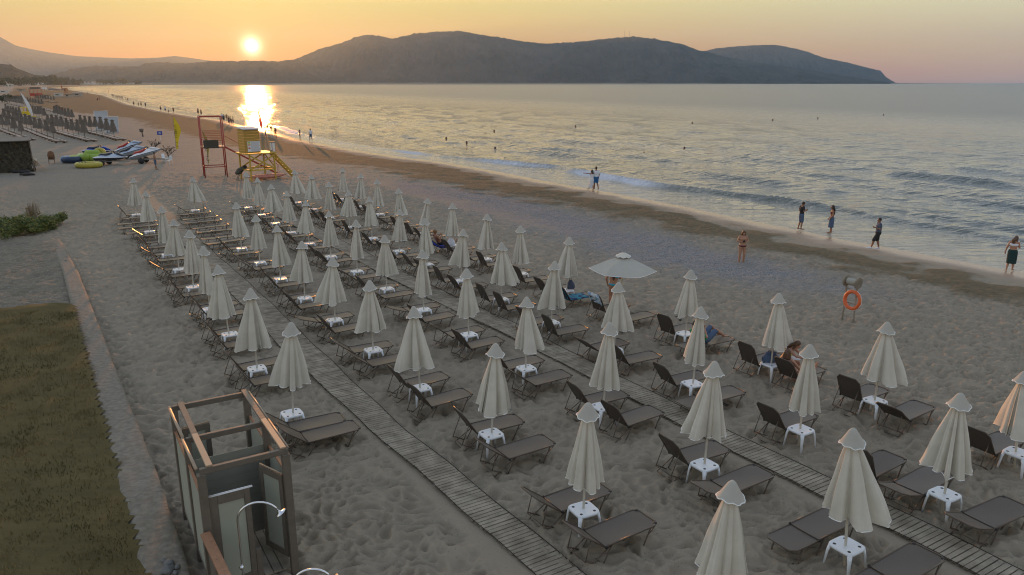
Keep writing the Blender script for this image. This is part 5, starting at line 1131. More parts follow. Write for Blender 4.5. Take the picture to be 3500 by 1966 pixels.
# far town
rd = random.Random(21)
def building(u, v, w_, h_, label, z0=2.0, d_=12, storeys=2):
    y_ = at(u, v, z0); t = empty('building', (y_.x, y_.y, z0 - 4), rd.uniform(-.3, .3), label, 'building', 'white buildings across the bay head'); H_ = h_ + 4
    mb = MB(); mb.box((0, d_ / 2, H_ / 2), (w_, d_, H_)); wl_ = mb.build('wall', M['plaster'], t); mb = MB(); mb.box((0, d_ / 2, H_ + .2), (w_ + .6, d_ + .6, .4)); mb.build('roof', M[rd.choice(['tile', 'plaster', 'plaster'])], t)
    nw = max(2, min(8, int(w_ / 5)))
    for f_ in range(storeys):
        for k in range(nw): mb = MB(); mb.box((-w_ / 2 + w_ * (k + .5) / nw, -.05, 4 + (f_ + .5) * h_ / storeys), (w_ / nw * .5, .14, h_ / storeys * .45)); mb.build('window', M['glass'], wl_)
TOWN = [(10, 282, 60, 9), (40, 286, 50, 8), (75, 285, 45, 9), (110, 286, 40, 8), (150, 286, 45, 9), (215, 286, 40, 9), (240, 285, 30, 11), (278, 285, 110, 11), (315, 286, 35, 12), (335, 285, 26, 10), (358, 286, 50, 9), (395, 286, 40, 8), (440, 286, 35, 7), (60, 281, 45, 10), (95, 280, 60, 8), (22, 290, 40, 8), (130, 290, 30, 7), (180, 289, 26, 7)]
for k, (u, v, w_, h_) in enumerate(TOWN): 
    p = at_y(u, v, 2600 + 900 * (u / 400)); z_ = max(p.z - h_ * .3, .5); sc = 1
    y_ = 2600 + 900 * (u / 400); q = at_y(u, v, y_); t = empty('building', (q.x, q.y, -1), rd.uniform(-.3, .3), f'tiny pale building, {ORD[k]} listed of the far town' , 'building', 'white buildings across the bay head')
    t['label'] = f'tiny far town building, {ORD[sorted(range(len(TOWN)), key=lambda i: TOWN[i][0]).index(k)]} from the left'
    H_ = max(q.z + 1, h_ + 2); mb = MB(); mb.box((0, 6, H_ / 2), (w_, 12, H_)); wl_ = mb.build('wall', M['plaster'], t); mb = MB(); mb.box((0, 6, H_ + .2), (w_ + .8, 13, .4)); mb.build('roof', M[rd.choice(['tile', 'plaster', 'plaster'])], t)
    nw = max(2, min(6, int(w_ / 7)))
    for kk in range(nw): mb = MB(); mb.box((-w_ / 2 + w_ * (kk + .5) / nw, -.06, H_ - h_ * .35), (w_ / nw * .5, .14, 2.2)); mb.build('window', M['glass'], wl_)
# trees around the bay head
def tree(p, h, r, seed, label, n=420):
    rd = random.Random(seed); t = empty('tree', p, 0, label, 'tree', 'dark trees around the bay head'); mb = MB(); mb.loft([(0, 0, -.5), (0, 0, h * .3), (.05 * h, 0, h * .6)], [h * .04, h * .03, h * .015], [h * .04, h * .03, h * .015], None, 8)
    for k in range(4): w = k * 1.6 + seed; mb.tube([(0, 0, h * .35), (r * .5 * math.cos(w), r * .5 * math.sin(w), h * .65)], h * .012, 5)
    mb.build('trunk', M['bark'], t, True); mb = MB(); cl = [(Vector((rd.gauss(0, .4) * r, rd.gauss(0, .4) * r, h * rd.uniform(.4, .85))), rd.uniform(.3, .55) * r) for _ in range(9)]
    for k in range(n):
        c_, s_ = rd.choice(cl); d_ = Vector((rd.gauss(0, 1), rd.gauss(0, 1), rd.gauss(0, .8))).normalized() * s_ * rd.uniform(.5, 1); a_ = Vector((rd.gauss(0, 1), rd.gauss(0, 1), rd.gauss(0, 1))).normalized() * r * .10; b2 = a_.orthogonal().normalized() * r * .07; q = c_ + d_
        mb.add([q - a_, q + b2, q + a_, q - b2], [(0, 1, 2, 3)])
    mb.build('crown', M['dleaf'], t)
TR = [(2, 306, 2.6, 3), (14, 307, 2.2, 3), (0, 294, 7, 8), (28, 291, 14, 16), (55, 290, 12, 18), (80, 291, 11, 16), (100, 288, 16, 22), (125, 287, 20, 26), (170, 286, 22, 28), (195, 286, 20, 24), (228, 287, 18, 22), (262, 287, 14, 20), (345, 287, 16, 22), (378, 287, 14, 22), (420, 287, 18, 26), (470, 287, 14, 24)]
for k, (u, v, h, r) in enumerate(TR):
    y_ = [330, 380, 1100][k] if k < 3 else 1500 + 2200 * (u / 470); p = at_y(u, v, y_); p.z = gz(p.x, p.y) + (3 if y_ > 900 else 0)
    tree(p, h, r, k, f'dark bushy far tree, {ORD[sorted(range(len(TR)), key=lambda i: TR[i][0]).index(k)]} from the left before the hills')
# radio masts on the ridge
for k, u in enumerate((1571, 1584)):
    p = at_y(u * DK, 92 * DK, 7510); q = at_y(u * DK, 77 * DK, 7510); h = q.z - p.z; mb = MB()
    for w in (0, 2.1, 4.2): mb.beam((4 * math.cos(w), 4 * math.sin(w), -12), (.6 * math.cos(w), .6 * math.sin(w), h), 1.1, 1.1)
    for j in range(6):
        for w in (0, 2.1, 4.2): r1 = 4 - 3.4 * j / 6; r2 = 4 - 3.4 * (j + 1) / 6; mb.beam((r1 * math.cos(w), r1 * math.sin(w), h * j / 6), (r2 * math.cos(w + 2.1), r2 * math.sin(w + 2.1), h * (j + 1) / 6), .5, .5)
    o = mb.build('radio_mast', M['grey']); o.location = p; tag(o, ['left', 'right'][k] + ' lattice radio mast of two on the highest right ridge', 'radio mast', 'radio masts')
# swimmers
mk = MB(); mk.ball((0, 0, .12), .12, .13, .15, 10, 8); mk.loft([(0, 0, -.25), (0, 0, -.05), (0, 0, .05)], [.2, .19, .06], [.12, .1, .06], Vector((1, 0, 0)), 10); SW = mk.mesh('person', M['skint'], True); mk = MB(); mk.ball((0, .01, .16), .128, .135, .13, 10, 6); SWH = mk.mesh('hair', M['hair'], True)
SWM = [(1689, 452), (1525, 478), (1595, 493), (1692, 513), (1967, 436), (2201, 531), (2339, 513), (2366, 423), (2641, 413), (2795, 407), (3020, 395), (404, 316), (411, 316), (449, 323)]
for k, (u, v) in enumerate(SWM):
    p = at(u, v, SEA); o = link('person', SW); o.location = p + Vector((0, 0, .08)); link('hair', SWH, o)
    o.scale = (1.25,) * 3; tag(o, f'distant swimmer showing only head and shoulders, {ORD[sorted(range(len(SWM)), key=lambda i: SWM[i][0]).index(k)]} from the left', 'person', 'swimmers in the bay')
# ---------------- people ----------------
def fuse(mb, name, mt, voxel, smooth=2):
    me = mb.mesh(name, mt, True); o = bpy.data.objects.new(name, me); COL.objects.link(o)
    r = o.modifiers.new('r', 'REMESH'); r.mode = 'VOXEL'; r.voxel_size = voxel; r.use_smooth_shade = True
    if smooth: s_ = o.modifiers.new('s', 'SMOOTH'); s_.iterations = smooth; s_.factor = .5
    dg = bpy.context.evaluated_depsgraph_get(); dg.update(); m2 = bpy.data.meshes.new_from_object(o.evaluated_get(dg), depsgraph=dg)
    bpy.data.objects.remove(o); bpy.data.meshes.remove(me); m2.name = name
    if not m2.materials: m2.materials.append(mt)
    return m2
V = lambda *a: Vector(a)
def pose(**k):
    J = dict(pel=V(0, 0, .93), waist=V(0, .0, 1.06), chest=V(0, .0, 1.28), neck=V(0, -.01, 1.44), head=V(0, .02, 1.59),
             shL=V(-.17, 0, 1.40), elL=V(-.24, -.02, 1.13), wrL=V(-.24, .08, .90), hdL=V(-.24, .11, .81), shR=V(.17, 0, 1.40), elR=V(.24, -.02, 1.13), wrR=V(.24, .08, .90), hdR=V(.24, .11, .81),
             hpL=V(-.09, 0, .90), knL=V(-.10, .02, .49), anL=V(-.10, -.02, .08), toL=V(-.12, .15, .03), hpR=V(.09, 0, .90), knR=V(.10, .02, .49), anR=V(.10, -.02, .08), toR=V(.12, .15, .03), face=V(0, 1, 0))
    for a, b_ in k.items(): J[a] = V(*b_)
    return J
def sit(up=(0, 0, 0)): pass
def body_mesh(J, mt, voxel, bulk=1.0, fem=False, fingers=True):
    mb = MB(); rgt = (J['shR'] - J['shL']).normalized(); hpr = (J['hpR'] - J['hpL']).normalized()
    b_ = bulk; w = .155 if fem else .175
    mb.loft([J['pel'] - (J['waist'] - J['pel']) * .9, J['pel'], J['waist'], J['chest'], J['chest'].lerp(J['neck'], .62), J['neck']],
            [.11 * b_, .165 * b_, (.125 if fem else .145) * b_, w * b_, .14, .06], [.09 * b_, .115 * b_, .095 * b_, .115 * b_, .085, .055], rgt, 16)
    mb.cap_seg(J['neck'] - V(0, 0, .03), J['head'] - V(0, 0, .04), .056, .05)
    f = J['face'].normalized(); up = (J['head'] - J['neck']).normalized(); up = (up - f * up.dot(f)); up = up.normalized() if up.length > .1 else V(0, 0, 1); rt = f.cross(up); Mx = Matrix((rt, f, up)).transposed()
    h = J['head']; mb.ball(h, .076, .096, .118, 14, 10, Mx); mb.ball(h + Mx @ V(0, .025, -.055), .056, .07, .06, 12, 8, Mx)
    mb.ball(h + Mx @ V(0, .102, -.012), .013, .022, .028, 8, 6, Mx); mb.ball(h + Mx @ V(0, .088, -.058), .026, .014, .010, 8, 6, Mx)
    for s_ in (-1, 1): mb.ball(h + Mx @ V(s_ * .078, -.005, -.01), .012, .022, .032, 8, 6, Mx); mb.ball(h + Mx @ V(s_ * .032, .085, .02), .018, .014, .012, 8, 6, Mx)
    for s_ in 'LR':
        mb.cap_seg(J['sh' + s_], J['el' + s_], .052 * b_, .04 * b_); mb.cap_seg(J['el' + s_], J['wr' + s_], .04 * b_, .026)
        hd = J['hd' + s_]; d = (hd - J['wr' + s_]).normalized(); sd = d.cross(f); sd = sd.normalized() if sd.length > .1 else rt
        mb.loft([J['wr' + s_], J['wr' + s_].lerp(hd, .6), hd], [.024, .04, .036], [.02, .016, .013], sd, 10)
        if fingers:
            pn2 = d.cross(sd); cu = (J['chest'] - hd); pn2 = pn2 if pn2.dot(cu) > 0 else -pn2
            for k, L_ in enumerate((.068, .078, .073, .058)):
                r0 = hd + sd * (-.028 + k * .019); r1 = r0 + d * L_ * .5 + pn2 * L_ * .12; r2 = r1 + d * L_ * .38 + pn2 * L_ * .32; mb.tube([r0 - d * .015, r0, r1, r2], .0092, 7)
            th = hd - d * .045 - sd * .036; mb.tube([th + sd * .02, th - sd * .012 + d * .025 + pn2 * .01, th - sd * .018 + d * .055 + pn2 * .02], .0105, 7)
        mb.cap_seg(J['hp' + s_] - V(0, 0, .0), J['kn' + s_], .088 * b_, .056 * b_, 12); kn, an = J['kn' + s_], J['an' + s_]
        cf = kn.lerp(an, .3); bk = -(f - (an - kn).normalized() * f.dot((an - kn).normalized())) * .015
        mb.cap_seg(kn, cf + bk, .052 * b_, .056 * b_, 12); mb.cap_seg(cf + bk, an, .056 * b_, .036, 12)
        to = J['to' + s_]; heel = an - (to - an).normalized() * .03 - V(0, 0, .025)
        mb.loft([heel, an.lerp(to, .3) - V(0, 0, .02), to, to + (to - heel).normalized() * .06], [.032, .042, .045, .03], [.035, .035, .022, .014], hpr, 10)
        mb.cap_seg(an, an - V(0, 0, .03), .036, .034)
    return fuse(mb, 'person', mt, voxel)
def cloth(J, kind, mt, voxel, bulk=1.0, L_=1.0):
    mb = MB(); rgt = (J['shR'] - J['shL']).normalized(); b_ = bulk; e = .022; nm = kind
    sp = [J['pel'], J['waist'], J['chest'], J['chest'].lerp(J['neck'], .62), J['chest'].lerp(J['neck'], .85)]
    if kind in ('shirt', 'vest'):
        mb.loft([J['pel'] - (J['waist'] - J['pel']) * .15] + sp[0:], [.185 * b_, .175 * b_, .16 * b_, .19 * b_, .16, .08], [.14 * b_, .13 * b_, .12 * b_, .135 * b_, .10, .07], rgt, 16)
        if kind == 'shirt':
            for s_ in 'LR': mb.cap_seg(J['sh' + s_], J['sh' + s_].lerp(J['el' + s_], .62 * L_), .072 * b_, .062 * b_)
    if kind == 'shorts':
        mb.loft([J['pel'] - (J['waist'] - J['pel']) * .7, J['pel'], J['pel'].lerp(J['waist'], .6)], [.15 * b_, .185 * b_, .165 * b_], [.125 * b_, .135 * b_, .12 * b_], rgt, 16)
        for s_ in 'LR': mb.cap_seg(J['hp' + s_], J['hp' + s_].lerp(J['kn' + s_], .85 * L_), .108 * b_, .088 * b_, 12)
    if kind in ('skirt', 'dress'):
        dn = V(0, 0, -1); hem = (J['knL'] + J['knR']) / 2 + dn * (.06 if kind == 'skirt' else .12) * L_; hip = (J['hpL'] + J['hpR']) / 2
        mb.loft([hem, hip.lerp(hem, .5), hip, J['pel'].lerp(J['waist'], .7)], [.185 * b_, .19 * b_, .185 * b_, .15 * b_], [.16 * b_, .15 * b_, .14 * b_, .115 * b_], rgt, 16)
        if kind == 'dress': mb.loft(sp[:3] + [J['chest'].lerp(J['neck'], .35)], [.17 * b_, .145 * b_, .175 * b_, .15], [.13 * b_, .11 * b_, .13 * b_, .11], rgt, 16)
    if kind == 'top': mb.loft([J['waist'].lerp(J['chest'], .62), J['chest'], J['chest'].lerp(J['neck'], .22)], [.158 * b_, .172 * b_, .168 * b_], [.118 * b_, .13 * b_, .115 * b_], rgt, 16)
    if kind == 'briefs': mb.loft([J['pel'] - (J['waist'] - J['pel']) * .62, J['pel'] - (J['waist'] - J['pel']) * .2, J['pel'].lerp(J['waist'], .25)], [.06 * b_, .165 * b_, .172 * b_], [.09 * b_, .125 * b_, .122 * b_], rgt, 16)
    if kind == 'shoes':
        for s_ in 'LR':
            an, to = J['an' + s_], J['to' + s_]; heel = an - (to - an).normalized() * .05 - V(0, 0, .02)
            mb.loft([heel, an.lerp(to, .3) - V(0, 0, .01), to, to + (to - heel).normalized() * .08], [.042, .054, .055, .035], [.05, .05, .036, .022], rgt, 12); mb.cap_seg(an, an - V(0, 0, .03), .046, .046)
    return fuse(mb, nm, mt, voxel, 3)
def hair_mesh(J, mt, long=0.0, voxel=.012):
    mb = MB(); f = J['face'].normalized(); up = (J['head'] - J['neck']).normalized(); up = (up - f * up.dot(f)).normalized(); rt = f.cross(up); Mx = Matrix((rt, f, up)).transposed(); h = J['head']
    mb.ball(h + Mx @ V(0, -.018, .028), .088, .098, .108, 14, 10, Mx)
    if long > 0:
        bk = h + Mx @ V(0, -.07, -.02); n_ = J['neck'] + (-f) * .10; e = n_ + (J['chest'] - J['neck']).normalized() * long - f * .02
        mb.loft([bk + up * .05, bk, n_, n_.lerp(e, .6), e], [.07, .088, .095, .085, .035], [.05, .05, .045, .04, .02], rt, 12)
        for s_ in (-1, 1): mb.cap_seg(h + Mx @ V(s_ * .072, -.01, .03), h + Mx @ V(s_ * .088, -.0, -.13), .028, .03)
    return fuse(mb, 'hair', mt, voxel, 1)
def person(loc, yaw, J, skin, hair, clothes, label, long=0.0, bulk=1.0, fem=False, voxel=.011, scale=1.0, hand=None, group=None):
    o = link('person', body_mesh(J, M[skin], voxel, bulk, fem)); o.location = loc; o.rotation_euler = (0, 0, yaw); o.scale = (scale,) * 3
    tag(o, label, 'person', group); link('hair', hair_mesh(J, M[hair], long), o)
    for c in clothes: link(c[0], cloth(J, c[0], M[c[1]], voxel + .003, bulk, c[2] if len(c) > 2 else 1.0), o)
    return o
def phone(o, J, which='R', mt='black'):
    mb = MB(); h = J['hd' + which]; p = h + J['face'] * .045 + V(0, 0, .03); mb.box(p, (.075, .012, .15), Matrix.Rotation(R(-35), 3, 'X'), 0, .003)
    q = mb.build('phone', M[mt], None); q.matrix_basis = Matrix.Translation(o.location) @ Matrix.Rotation(o.rotation_euler.z, 4, 'Z'); return q
HOLD = dict(elL=(-.25, -.02, 1.14), wrL=(-.10, .20, 1.17), hdL=(-.04, .27, 1.20), elR=(.25, -.02, 1.14), wrR=(.10, .20, 1.17), hdR=(.04, .27, 1.20))
def wz(u, v, z=-.42): return at(u, v, z)
# man in black shirt, facing right
J = pose(**HOLD, head=(0, .05, 1.585), face=(0, 1, -.45), anL=(-.1, -.10, .08), toL=(-.13, .07, .03))
o = person(at(2735, 785, -.44), R(-80), J, 'skint', 'hair', [('shirt', 'cblack'), ('shorts', 'cdenim', 1.1)], 'person in black shirt and blue shorts looking at a phone by the water'); tag(phone(o, J), 'black phone held by the person in black shirt', 'phone')
# woman facing left, blue top and skirt, long hair
J = pose(shR=(.15, 0, 1.36), shL=(-.15, 0, 1.36), elR=(.20, -.02, 1.12), wrR=(.17, .12, .92), hdR=(.14, .18, .86), elL=(-.2, -.02, 1.12), wrL=(-.17, .12, .92), hdL=(-.14, .18, .86))
person(at(2838, 797, -.46), R(75), J, 'skint', 'hair', [('top', 'cmaroon'), ('skirt', 'cdenim', 2.2)], 'long haired person in maroon top and blue skirt standing in shallow water', .33, 1.0, True, scale=.98)
# walking man, white shoes
J = pose(**dict(elL=(-.25, .0, 1.14), wrL=(-.14, .22, 1.20), hdL=(-.12, .29, 1.25), elR=(.28, -.06, 1.14), wrR=(.22, .16, 1.14), hdR=(.17, .23, 1.17)), knL=(-.09, .22, .50), anL=(-.09, .30, .12), toL=(-.1, .46, .10), knR=(.10, -.02, .49), anR=(.1, -.14, .08), toR=(.11, .03, .03), face=(0, 1, -.1))
person(at(2995, 853, -.40), R(80), J, 'skint', 'hair', [('shirt', 'cgreyblue', 1.1), ('shorts', 'cblack', 1.1), ('shoes', 'cwhite')], 'person in grey blue shirt, black shorts and white shoes walking along the beach', 0, 1.12)
# woman in green skirt, right edge
J = pose(shR=(.16, 0, 1.36), shL=(-.16, 0, 1.36), head=(.03, .08, 1.54), face=(.3, 1, -.6), elR=(.22, .08, 1.12), wrR=(.12, .24, 1.24), hdR=(.08, .28, 1.32), elL=(-.26, -.02, 1.10), wrL=(-.30, .0, .88), hdL=(-.31, .02, .80), anL=(-.12, -.12, .08), toL=(-.15, .04, .03))
o = person(at(3451, 924, -.46), R(-45), J, 'skin', 'hairb', [('top', 'cwhite'), ('skirt', 'cgreen', 2.4)], 'person in white top and dark green wrap skirt at the right edge', .24, 1.14, True); tag(phone(o, J, 'R', 'white'), 'pale phone held near the face of the person in green skirt', 'phone')
# bikini woman facing camera
J = pose(shR=(.16, 0, 1.36), shL=(-.16, 0, 1.36), **HOLD, head=(0, .07, 1.55), face=(0, 1, -.7)); 
o = person(at(2533, 905, -.2), R(178), J, 'skin', 'hairb', [('top', 'skin'), ('briefs', 'cmaroon')], 'person in dark red bikini bottoms with long brown hair looking at a phone', .40, 1.12, True); tag(phone(o, J), 'phone held by the person in dark red bikini bottoms', 'phone')
# couple
J = pose(shR=(.16, 0, 1.36), shL=(-.16, 0, 1.36), elL=(-.42, .05, 1.40), wrL=(-.66, .10, 1.44), hdL=(-.75, .11, 1.45), elR=(.26, .1, 1.16), wrR=(.30, .12, .98), hdR=(.31, .12, .90), anL=(-.13, .22, .08), toL=(-.16, .38, .04), knL=(-.11, .16, .48), anR=(.1, -.12, .08))
person(at(2022, 649, -.44), R(25), J, 'skint', 'hair', [('dress', 'cwhite', 2.4)], 'person in white dress pointing left, walking with a white shirted companion', .05, 1.0, True, scale=.98)
J = pose(elL=(-.30, .04, 1.14), wrL=(-.22, .18, .95), hdL=(-.18, .22, .88), anR=(.13, -.24, .14), toR=(.14, -.12, .04), knR=(.11, .0, .47), anL=(-.08, .12, .08), toL=(-.1, .28, .03))
person(at(2034, 649, -.44) + Vector((.06, .12, 0)), R(12), J, 'skint', 'hair', [('shirt', 'cwhite', 1.1), ('shorts', 'cblue')], 'tall person in white shirt and bright blue shorts beside the one in white dress', 0, 1.06, scale=1.12)
# woman in aqua bikini by the open umbrella, back to camera
J = pose(shR=(.16, 0, 1.36), shL=(-.16, 0, 1.36), head=(.08, .12, 1.52), neck=(.03, .04, 1.41), chest=(.03, .03, 1.25), face=(.3, 1, -.5), elL=(-.27, -.06, 1.14), wrL=(-.22, -.02, .92), hdL=(-.18, .0, .85), elR=(.24, .12, 1.14), wrR=(.12, .26, 1.12), hdR=(.08, .30, 1.10))
person(at(2094, 1052, .0), R(-15), J, 'skin', 'hairb', [('top', 'caqua'), ('briefs', 'caqua')], 'person in aqua bikini standing under the open umbrella with long hair', .38, 1.1, True)
# reclining helper: pose on a lounger (local x towards the foot end)
def recline(kind, back, lean_fwd=0.0, knees='flat', arms='chest'):
    a = R(back); h = V(-.12, 0, .43); d = V(-math.cos(a), 0, math.sin(a)); f = V(math.sin(a), 0, math.cos(a))
    Y_ = V(0, 1, 0); g = lambda s_, u_, w: h + d * s_ + f * u_ + Y_ * w
    J = dict(pel=g(0, .02, 0), waist=g(.14, .03, 0), chest=g(.36, .04, 0), neck=g(.52, .06, 0), head=g(.64, .12 + lean_fwd, 0), shL=g(.48, .03, .17), shR=g(.48, .03, -.17), elL=g(.22, .06, .25), elR=g(.22, .06, -.25),
             hpL=g(-.02, .03, .09), hpR=g(-.02, .03, -.09), face=(V(.9, 0, -.15) if lean_fwd >= 0 else f))
    if arms == 'hold':
        for s_, k in (('L', 1), ('R', -1)): J['wr' + s_] = g(.30, .27, .08 * k); J['hd' + s_] = g(.34, .34, .04 * k)
    else:
        for s_, k in (('L', 1), ('R', -1)): J['wr' + s_] = g(.02, .12, .2 * k); J['hd' + s_] = g(-.05, .13, .16 * k)
    for s_, k in (('L', 1), ('R', -1)):
        if knees == 'up': J['kn' + s_] = V(.28, .12 * k, .78 if k > 0 else .70); J['an' + s_] = V(.62, .11 * k, .46); J['to' + s_] = V(.78, .12 * k, .42)
        else: J['kn' + s_] = V(.30, .10 * k, .44); J['an' + s_] = V(.70, .12 * k, .42); J['to' + s_] = V(.76, .13 * k, .54)
    return J
def on_lounger(key, J, skin, hair, clothes, label, shift=0.0, **k):
    q, kind = LPOS[key]; q = q + AX * shift; return person(q, ROW_YAW, J, skin, hair, clothes, label, **k)
o = on_lounger((4, 5, 'far'), recline('up', 57, .02, 'flat', 'hold'), 'skint', 'hairl', [('shorts', 'cblack', .5)], 'bare chested person reclining on a blue towel with hands raised')
J = recline('flat', 34, .1, 'up', 'hold'); o = on_lounger((4, 10, 'near'), J, 'skin', 'hair', [('shirt', 'cgrn'), ('shorts', 'cdenim')], 'person in green shirt and denim shorts lying with knees up on a flat lounger', shift=.12)
# woman in yellow bikini sitting sideways, facing the next lounger
qF = POLEPOS[(4, 11)]; q = qF + AX * .35 + BX * .12 + V(0, 0, 0)
J = pose(pel=(0, 0, .50), waist=(0, .05, .62), chest=(0, .16, .80), neck=(0, .26, .93), head=(0, .36, 1.04), face=(0, 1, -.7), shL=(-.16, .22, .89), shR=(.16, .22, .89), elL=(-.20, .42, .72), wrL=(-.12, .60, .66), hdL=(-.10, .68, .64), elR=(.20, .44, .76), wrR=(.12, .68, .74), hdR=(.10, .77, .72),
         hpL=(-.10, .0, .47), hpR=(.10, .0, .47), knL=(-.14, .40, .48), knR=(.14, .40, .48), anL=(-.15, .42, .10), anR=(.15, .42, .10), toL=(-.16, .58, .04), toR=(.16, .58, .04))
person(q, math.atan2(BX.y, BX.x) - PI / 2 + .35, J, 'skin', 'hairb', [('top', 'cyel'), ('briefs', 'cyel')], 'person in yellow bikini sitting sideways and leaning over beside the table', .2, .95, True)
on_lounger((4, 11, 'near'), recline('up', 57, .0, 'flat', 'rest'), 'skin', 'hairb', [('top', 'cmaroon'), ('briefs', 'cmaroon')], 'brown haired person lying back on a raised lounger, seen from behind', long=.18, fem=True)
# towels and bags
def towel(key, mt, x0, x1, w, label, drop=0.0, seed=0, dz=.03):
    q, kind = LPOS[key]; a = R({'up': 57, 'mid': 38, 'high': 66, 'low': 18, 'flat': 1}[kind]); rd = random.Random(seed); vs = []; n = 22; m_ = 10
    def prof(s_):
        if s_ >= 0: return V(-.2 + s_, 0, .345), V(0, 0, 1)
        t_ = min(-s_, .72); ex = max(0, -s_ - .72); p = V(-.2, 0, .32) + V(-math.cos(a), 0, math.sin(a)) * t_; return p + V(-.05, 0, -ex), V(math.sin(a), 0, math.cos(a))
    for i in range(n + 1):
        s_ = x0 + (x1 - x0) * i / n; p, nn = prof(s_)
        for j in range(m_ + 1):
            t_ = (j / m_ * 2 - 1) * w; over = max(0, abs(t_) - .31); vs.append(p + V(0, max(-.33, min(.33, t_)), -over) + nn * (dz + .014 * math.sin(i * 1.3 + seed) * math.sin(j * 1.1 + i * .4)))
    mb = MB(); mb.add(vs, [(i * (m_ + 1) + j, (i + 1) * (m_ + 1) + j, (i + 1) * (m_ + 1) + j + 1, i * (m_ + 1) + j + 1) for i in range(n) for j in range(m_)]); o = mb.build('towel', M[mt], None, True)
    o.location = q; o.rotation_euler = (0, 0, ROW_YAW); sm_ = o.modifiers.new('thick', 'SOLIDIFY'); sm_.thickness = .012; tag(o, label, 'towel', 'towels on loungers'); return o
towel((4, 5, 'far'), 'croyal', -.85, .5, .44, 'royal blue towel under the reclining bare chested person', seed=1)
towel((4, 8, 'near'), 'cteal', -.95, .9, .34, 'teal and navy patterned towel draped over a whole lounger', seed=2)
towel((4, 9, 'far'), 'clight', -.85, -.30, .36, 'light blue and white towel hanging over a lounger head', seed=3)
mb = MB(); 
def bag(name, loc, w, d_, h, mt, label, cat='bag', neck=.4):
    mb = MB(); n = 16; prof_ = [(0, .85), (.12, 1), (.45, .92), (.75, .6), (.95, neck * .7), (1, .1)]; vs = []
    for t_, s_ in prof_:
        for k in range(n): x_, y_ = sq(s_, 2 * PI * k / n, 3.0); vs.append((x_ * w / 2 * (1 + .08 * math.sin(k * 2.3 + t_ * 5)), y_ * d_ / 2, t_ * h))
    mb.add(vs, [(i * n + k, i * n + (k + 1) % n, (i + 1) * n + (k + 1) % n, (i + 1) * n + k) for i in range(5) for k in range(n)]); mb.add([vs[k] for k in range(n)], [tuple(range(n))])
    o = mb.build(name, M[mt], None, True); o.location = loc; tag(o, label, cat)
    hb_ = MB(); hb_.tube([(-w * .18, 0, h * .85), (-w * .12, 0, h * 1.12), (w * .12, 0, h * 1.12), (w * .18, 0, h * .85)], .012, 5); hb_.build('handle', M['cblack'] if mt != 'cwhite' else M['cwhite'], o, True); return o
zt = .445
bag('tote_bag', POLEPOS[(4, 5)] + V(-.04, -.10, zt), .40, .22, .38, 'cwhite', 'white tote bag on the table beside the blue towel')
bag('beach_bag', POLEPOS[(4, 11)] + V(.02, .13, zt), .50, .26, .30, 'cdenim', 'blue denim beach bag on the table by the yellow bikini', neck=.8)
bag('backpack', POLEPOS[(4, 8)] + AX * .15 + V(.05, .1, zt), .34, .24, .34, 'cgreyblue', 'dark blue backpack on the table next to the teal towel')
mb = MB(); mb.box((0, 0, 0), (.2, .27, .008)); mb.build('magazine', M['cwhite']).location = POLEPOS[(4, 11)] + AX * .42 + BX * .48 + V(0, 0, .66)
tag([o for o in COL.objects if o.name == 'magazine'][0], 'white magazine held out between the yellow bikini and the lying person', 'magazine')
for k, (u, v) in enumerate([(2318, 1084), (2325, 1094)]):
    mb = MB(); mb.loft([(-.12, 0, .02), (0, 0, .015), (.13, 0, .02)], [.035, .045, .04], [.012, .010, .012], Vector((0, 1, 0)), 10); mb.tube([(-.02, -.04, .02), (.03, 0, .06), (.06, .04, .02)], .008, 5); o = mb.build('flip_flop', M['cblack'], None, True); o.location = at(u, v, .02); o.rotation_euler = (0, 0, .4 + k); tag(o, ['further', 'nearer'][k] + ' black flip flop on the sand right of the open umbrella', 'flip flop', 'flip flops')
# open umbrella
g = POLEPOS[(4, 9)]; Pt = at_y(2131, 868, g.y); hO = Pt.z - g.z
t = empty('beach_umbrella', g, .0, 'the only open umbrella, cream canopy shading the aqua bikini person', 'umbrella'); t.rotation_quaternion = Quaternion((0, 1, 0), math.atan2(Pt.x - g.x, hO)); t.rotation_mode = 'XYZ'; t.rotation_euler = (0, math.atan2(Pt.x - g.x, hO), -.14)
link('pole', POLE, t); mb = MB(); n8 = 6; Rr = 1.18; zc, ze = hO - .06, hO - .56; vs = []; rws = 8
for i in range(rws + 1):
    t_ = .10 + .90 * i / rws
    for k in range(n8 * 6):
        w = 2 * PI * k / (n8 * 6); fr_ = (k % 6) / 6; seg = PI / n8; loc_ = (fr_ - .5) * 2 * seg; rad = Rr * t_ * math.cos(seg) / math.cos(loc_)
        vs.append((rad * math.cos(w), rad * math.sin(w), zc + (ze - zc) * (t_ ** 1.15) - .05 * math.cos(loc_ / seg * PI / 2) * t_ * (1 - t_ * .6)))
N8 = n8 * 6; mb.add(vs, [(i * N8 + k, i * N8 + (k + 1) % N8, (i + 1) * N8 + (k + 1) % N8, (i + 1) * N8 + k) for i in range(rws) for k in range(N8)]); cn = mb.build('canopy', M['canvas2'], t); so2 = cn.modifiers.new('t', 'SOLIDIFY'); so2.thickness = .006
tr = MB(); tr.tube([Vector(v) for v in vs[-N8:]], .010, 4, closed=True); tr.build('hem_trim', M['trim'], cn, True)
cp = MB(); vs = []
for i, (r, z) in enumerate([(.002, .06), (.12, .05), (.26, -.05)]):
    for k in range(32): w = 2 * PI * k / 32; vs.append((r * math.cos(w), r * math.sin(w), zc + .03 + z - .02 * math.cos(8 * w) * (i == 2)))
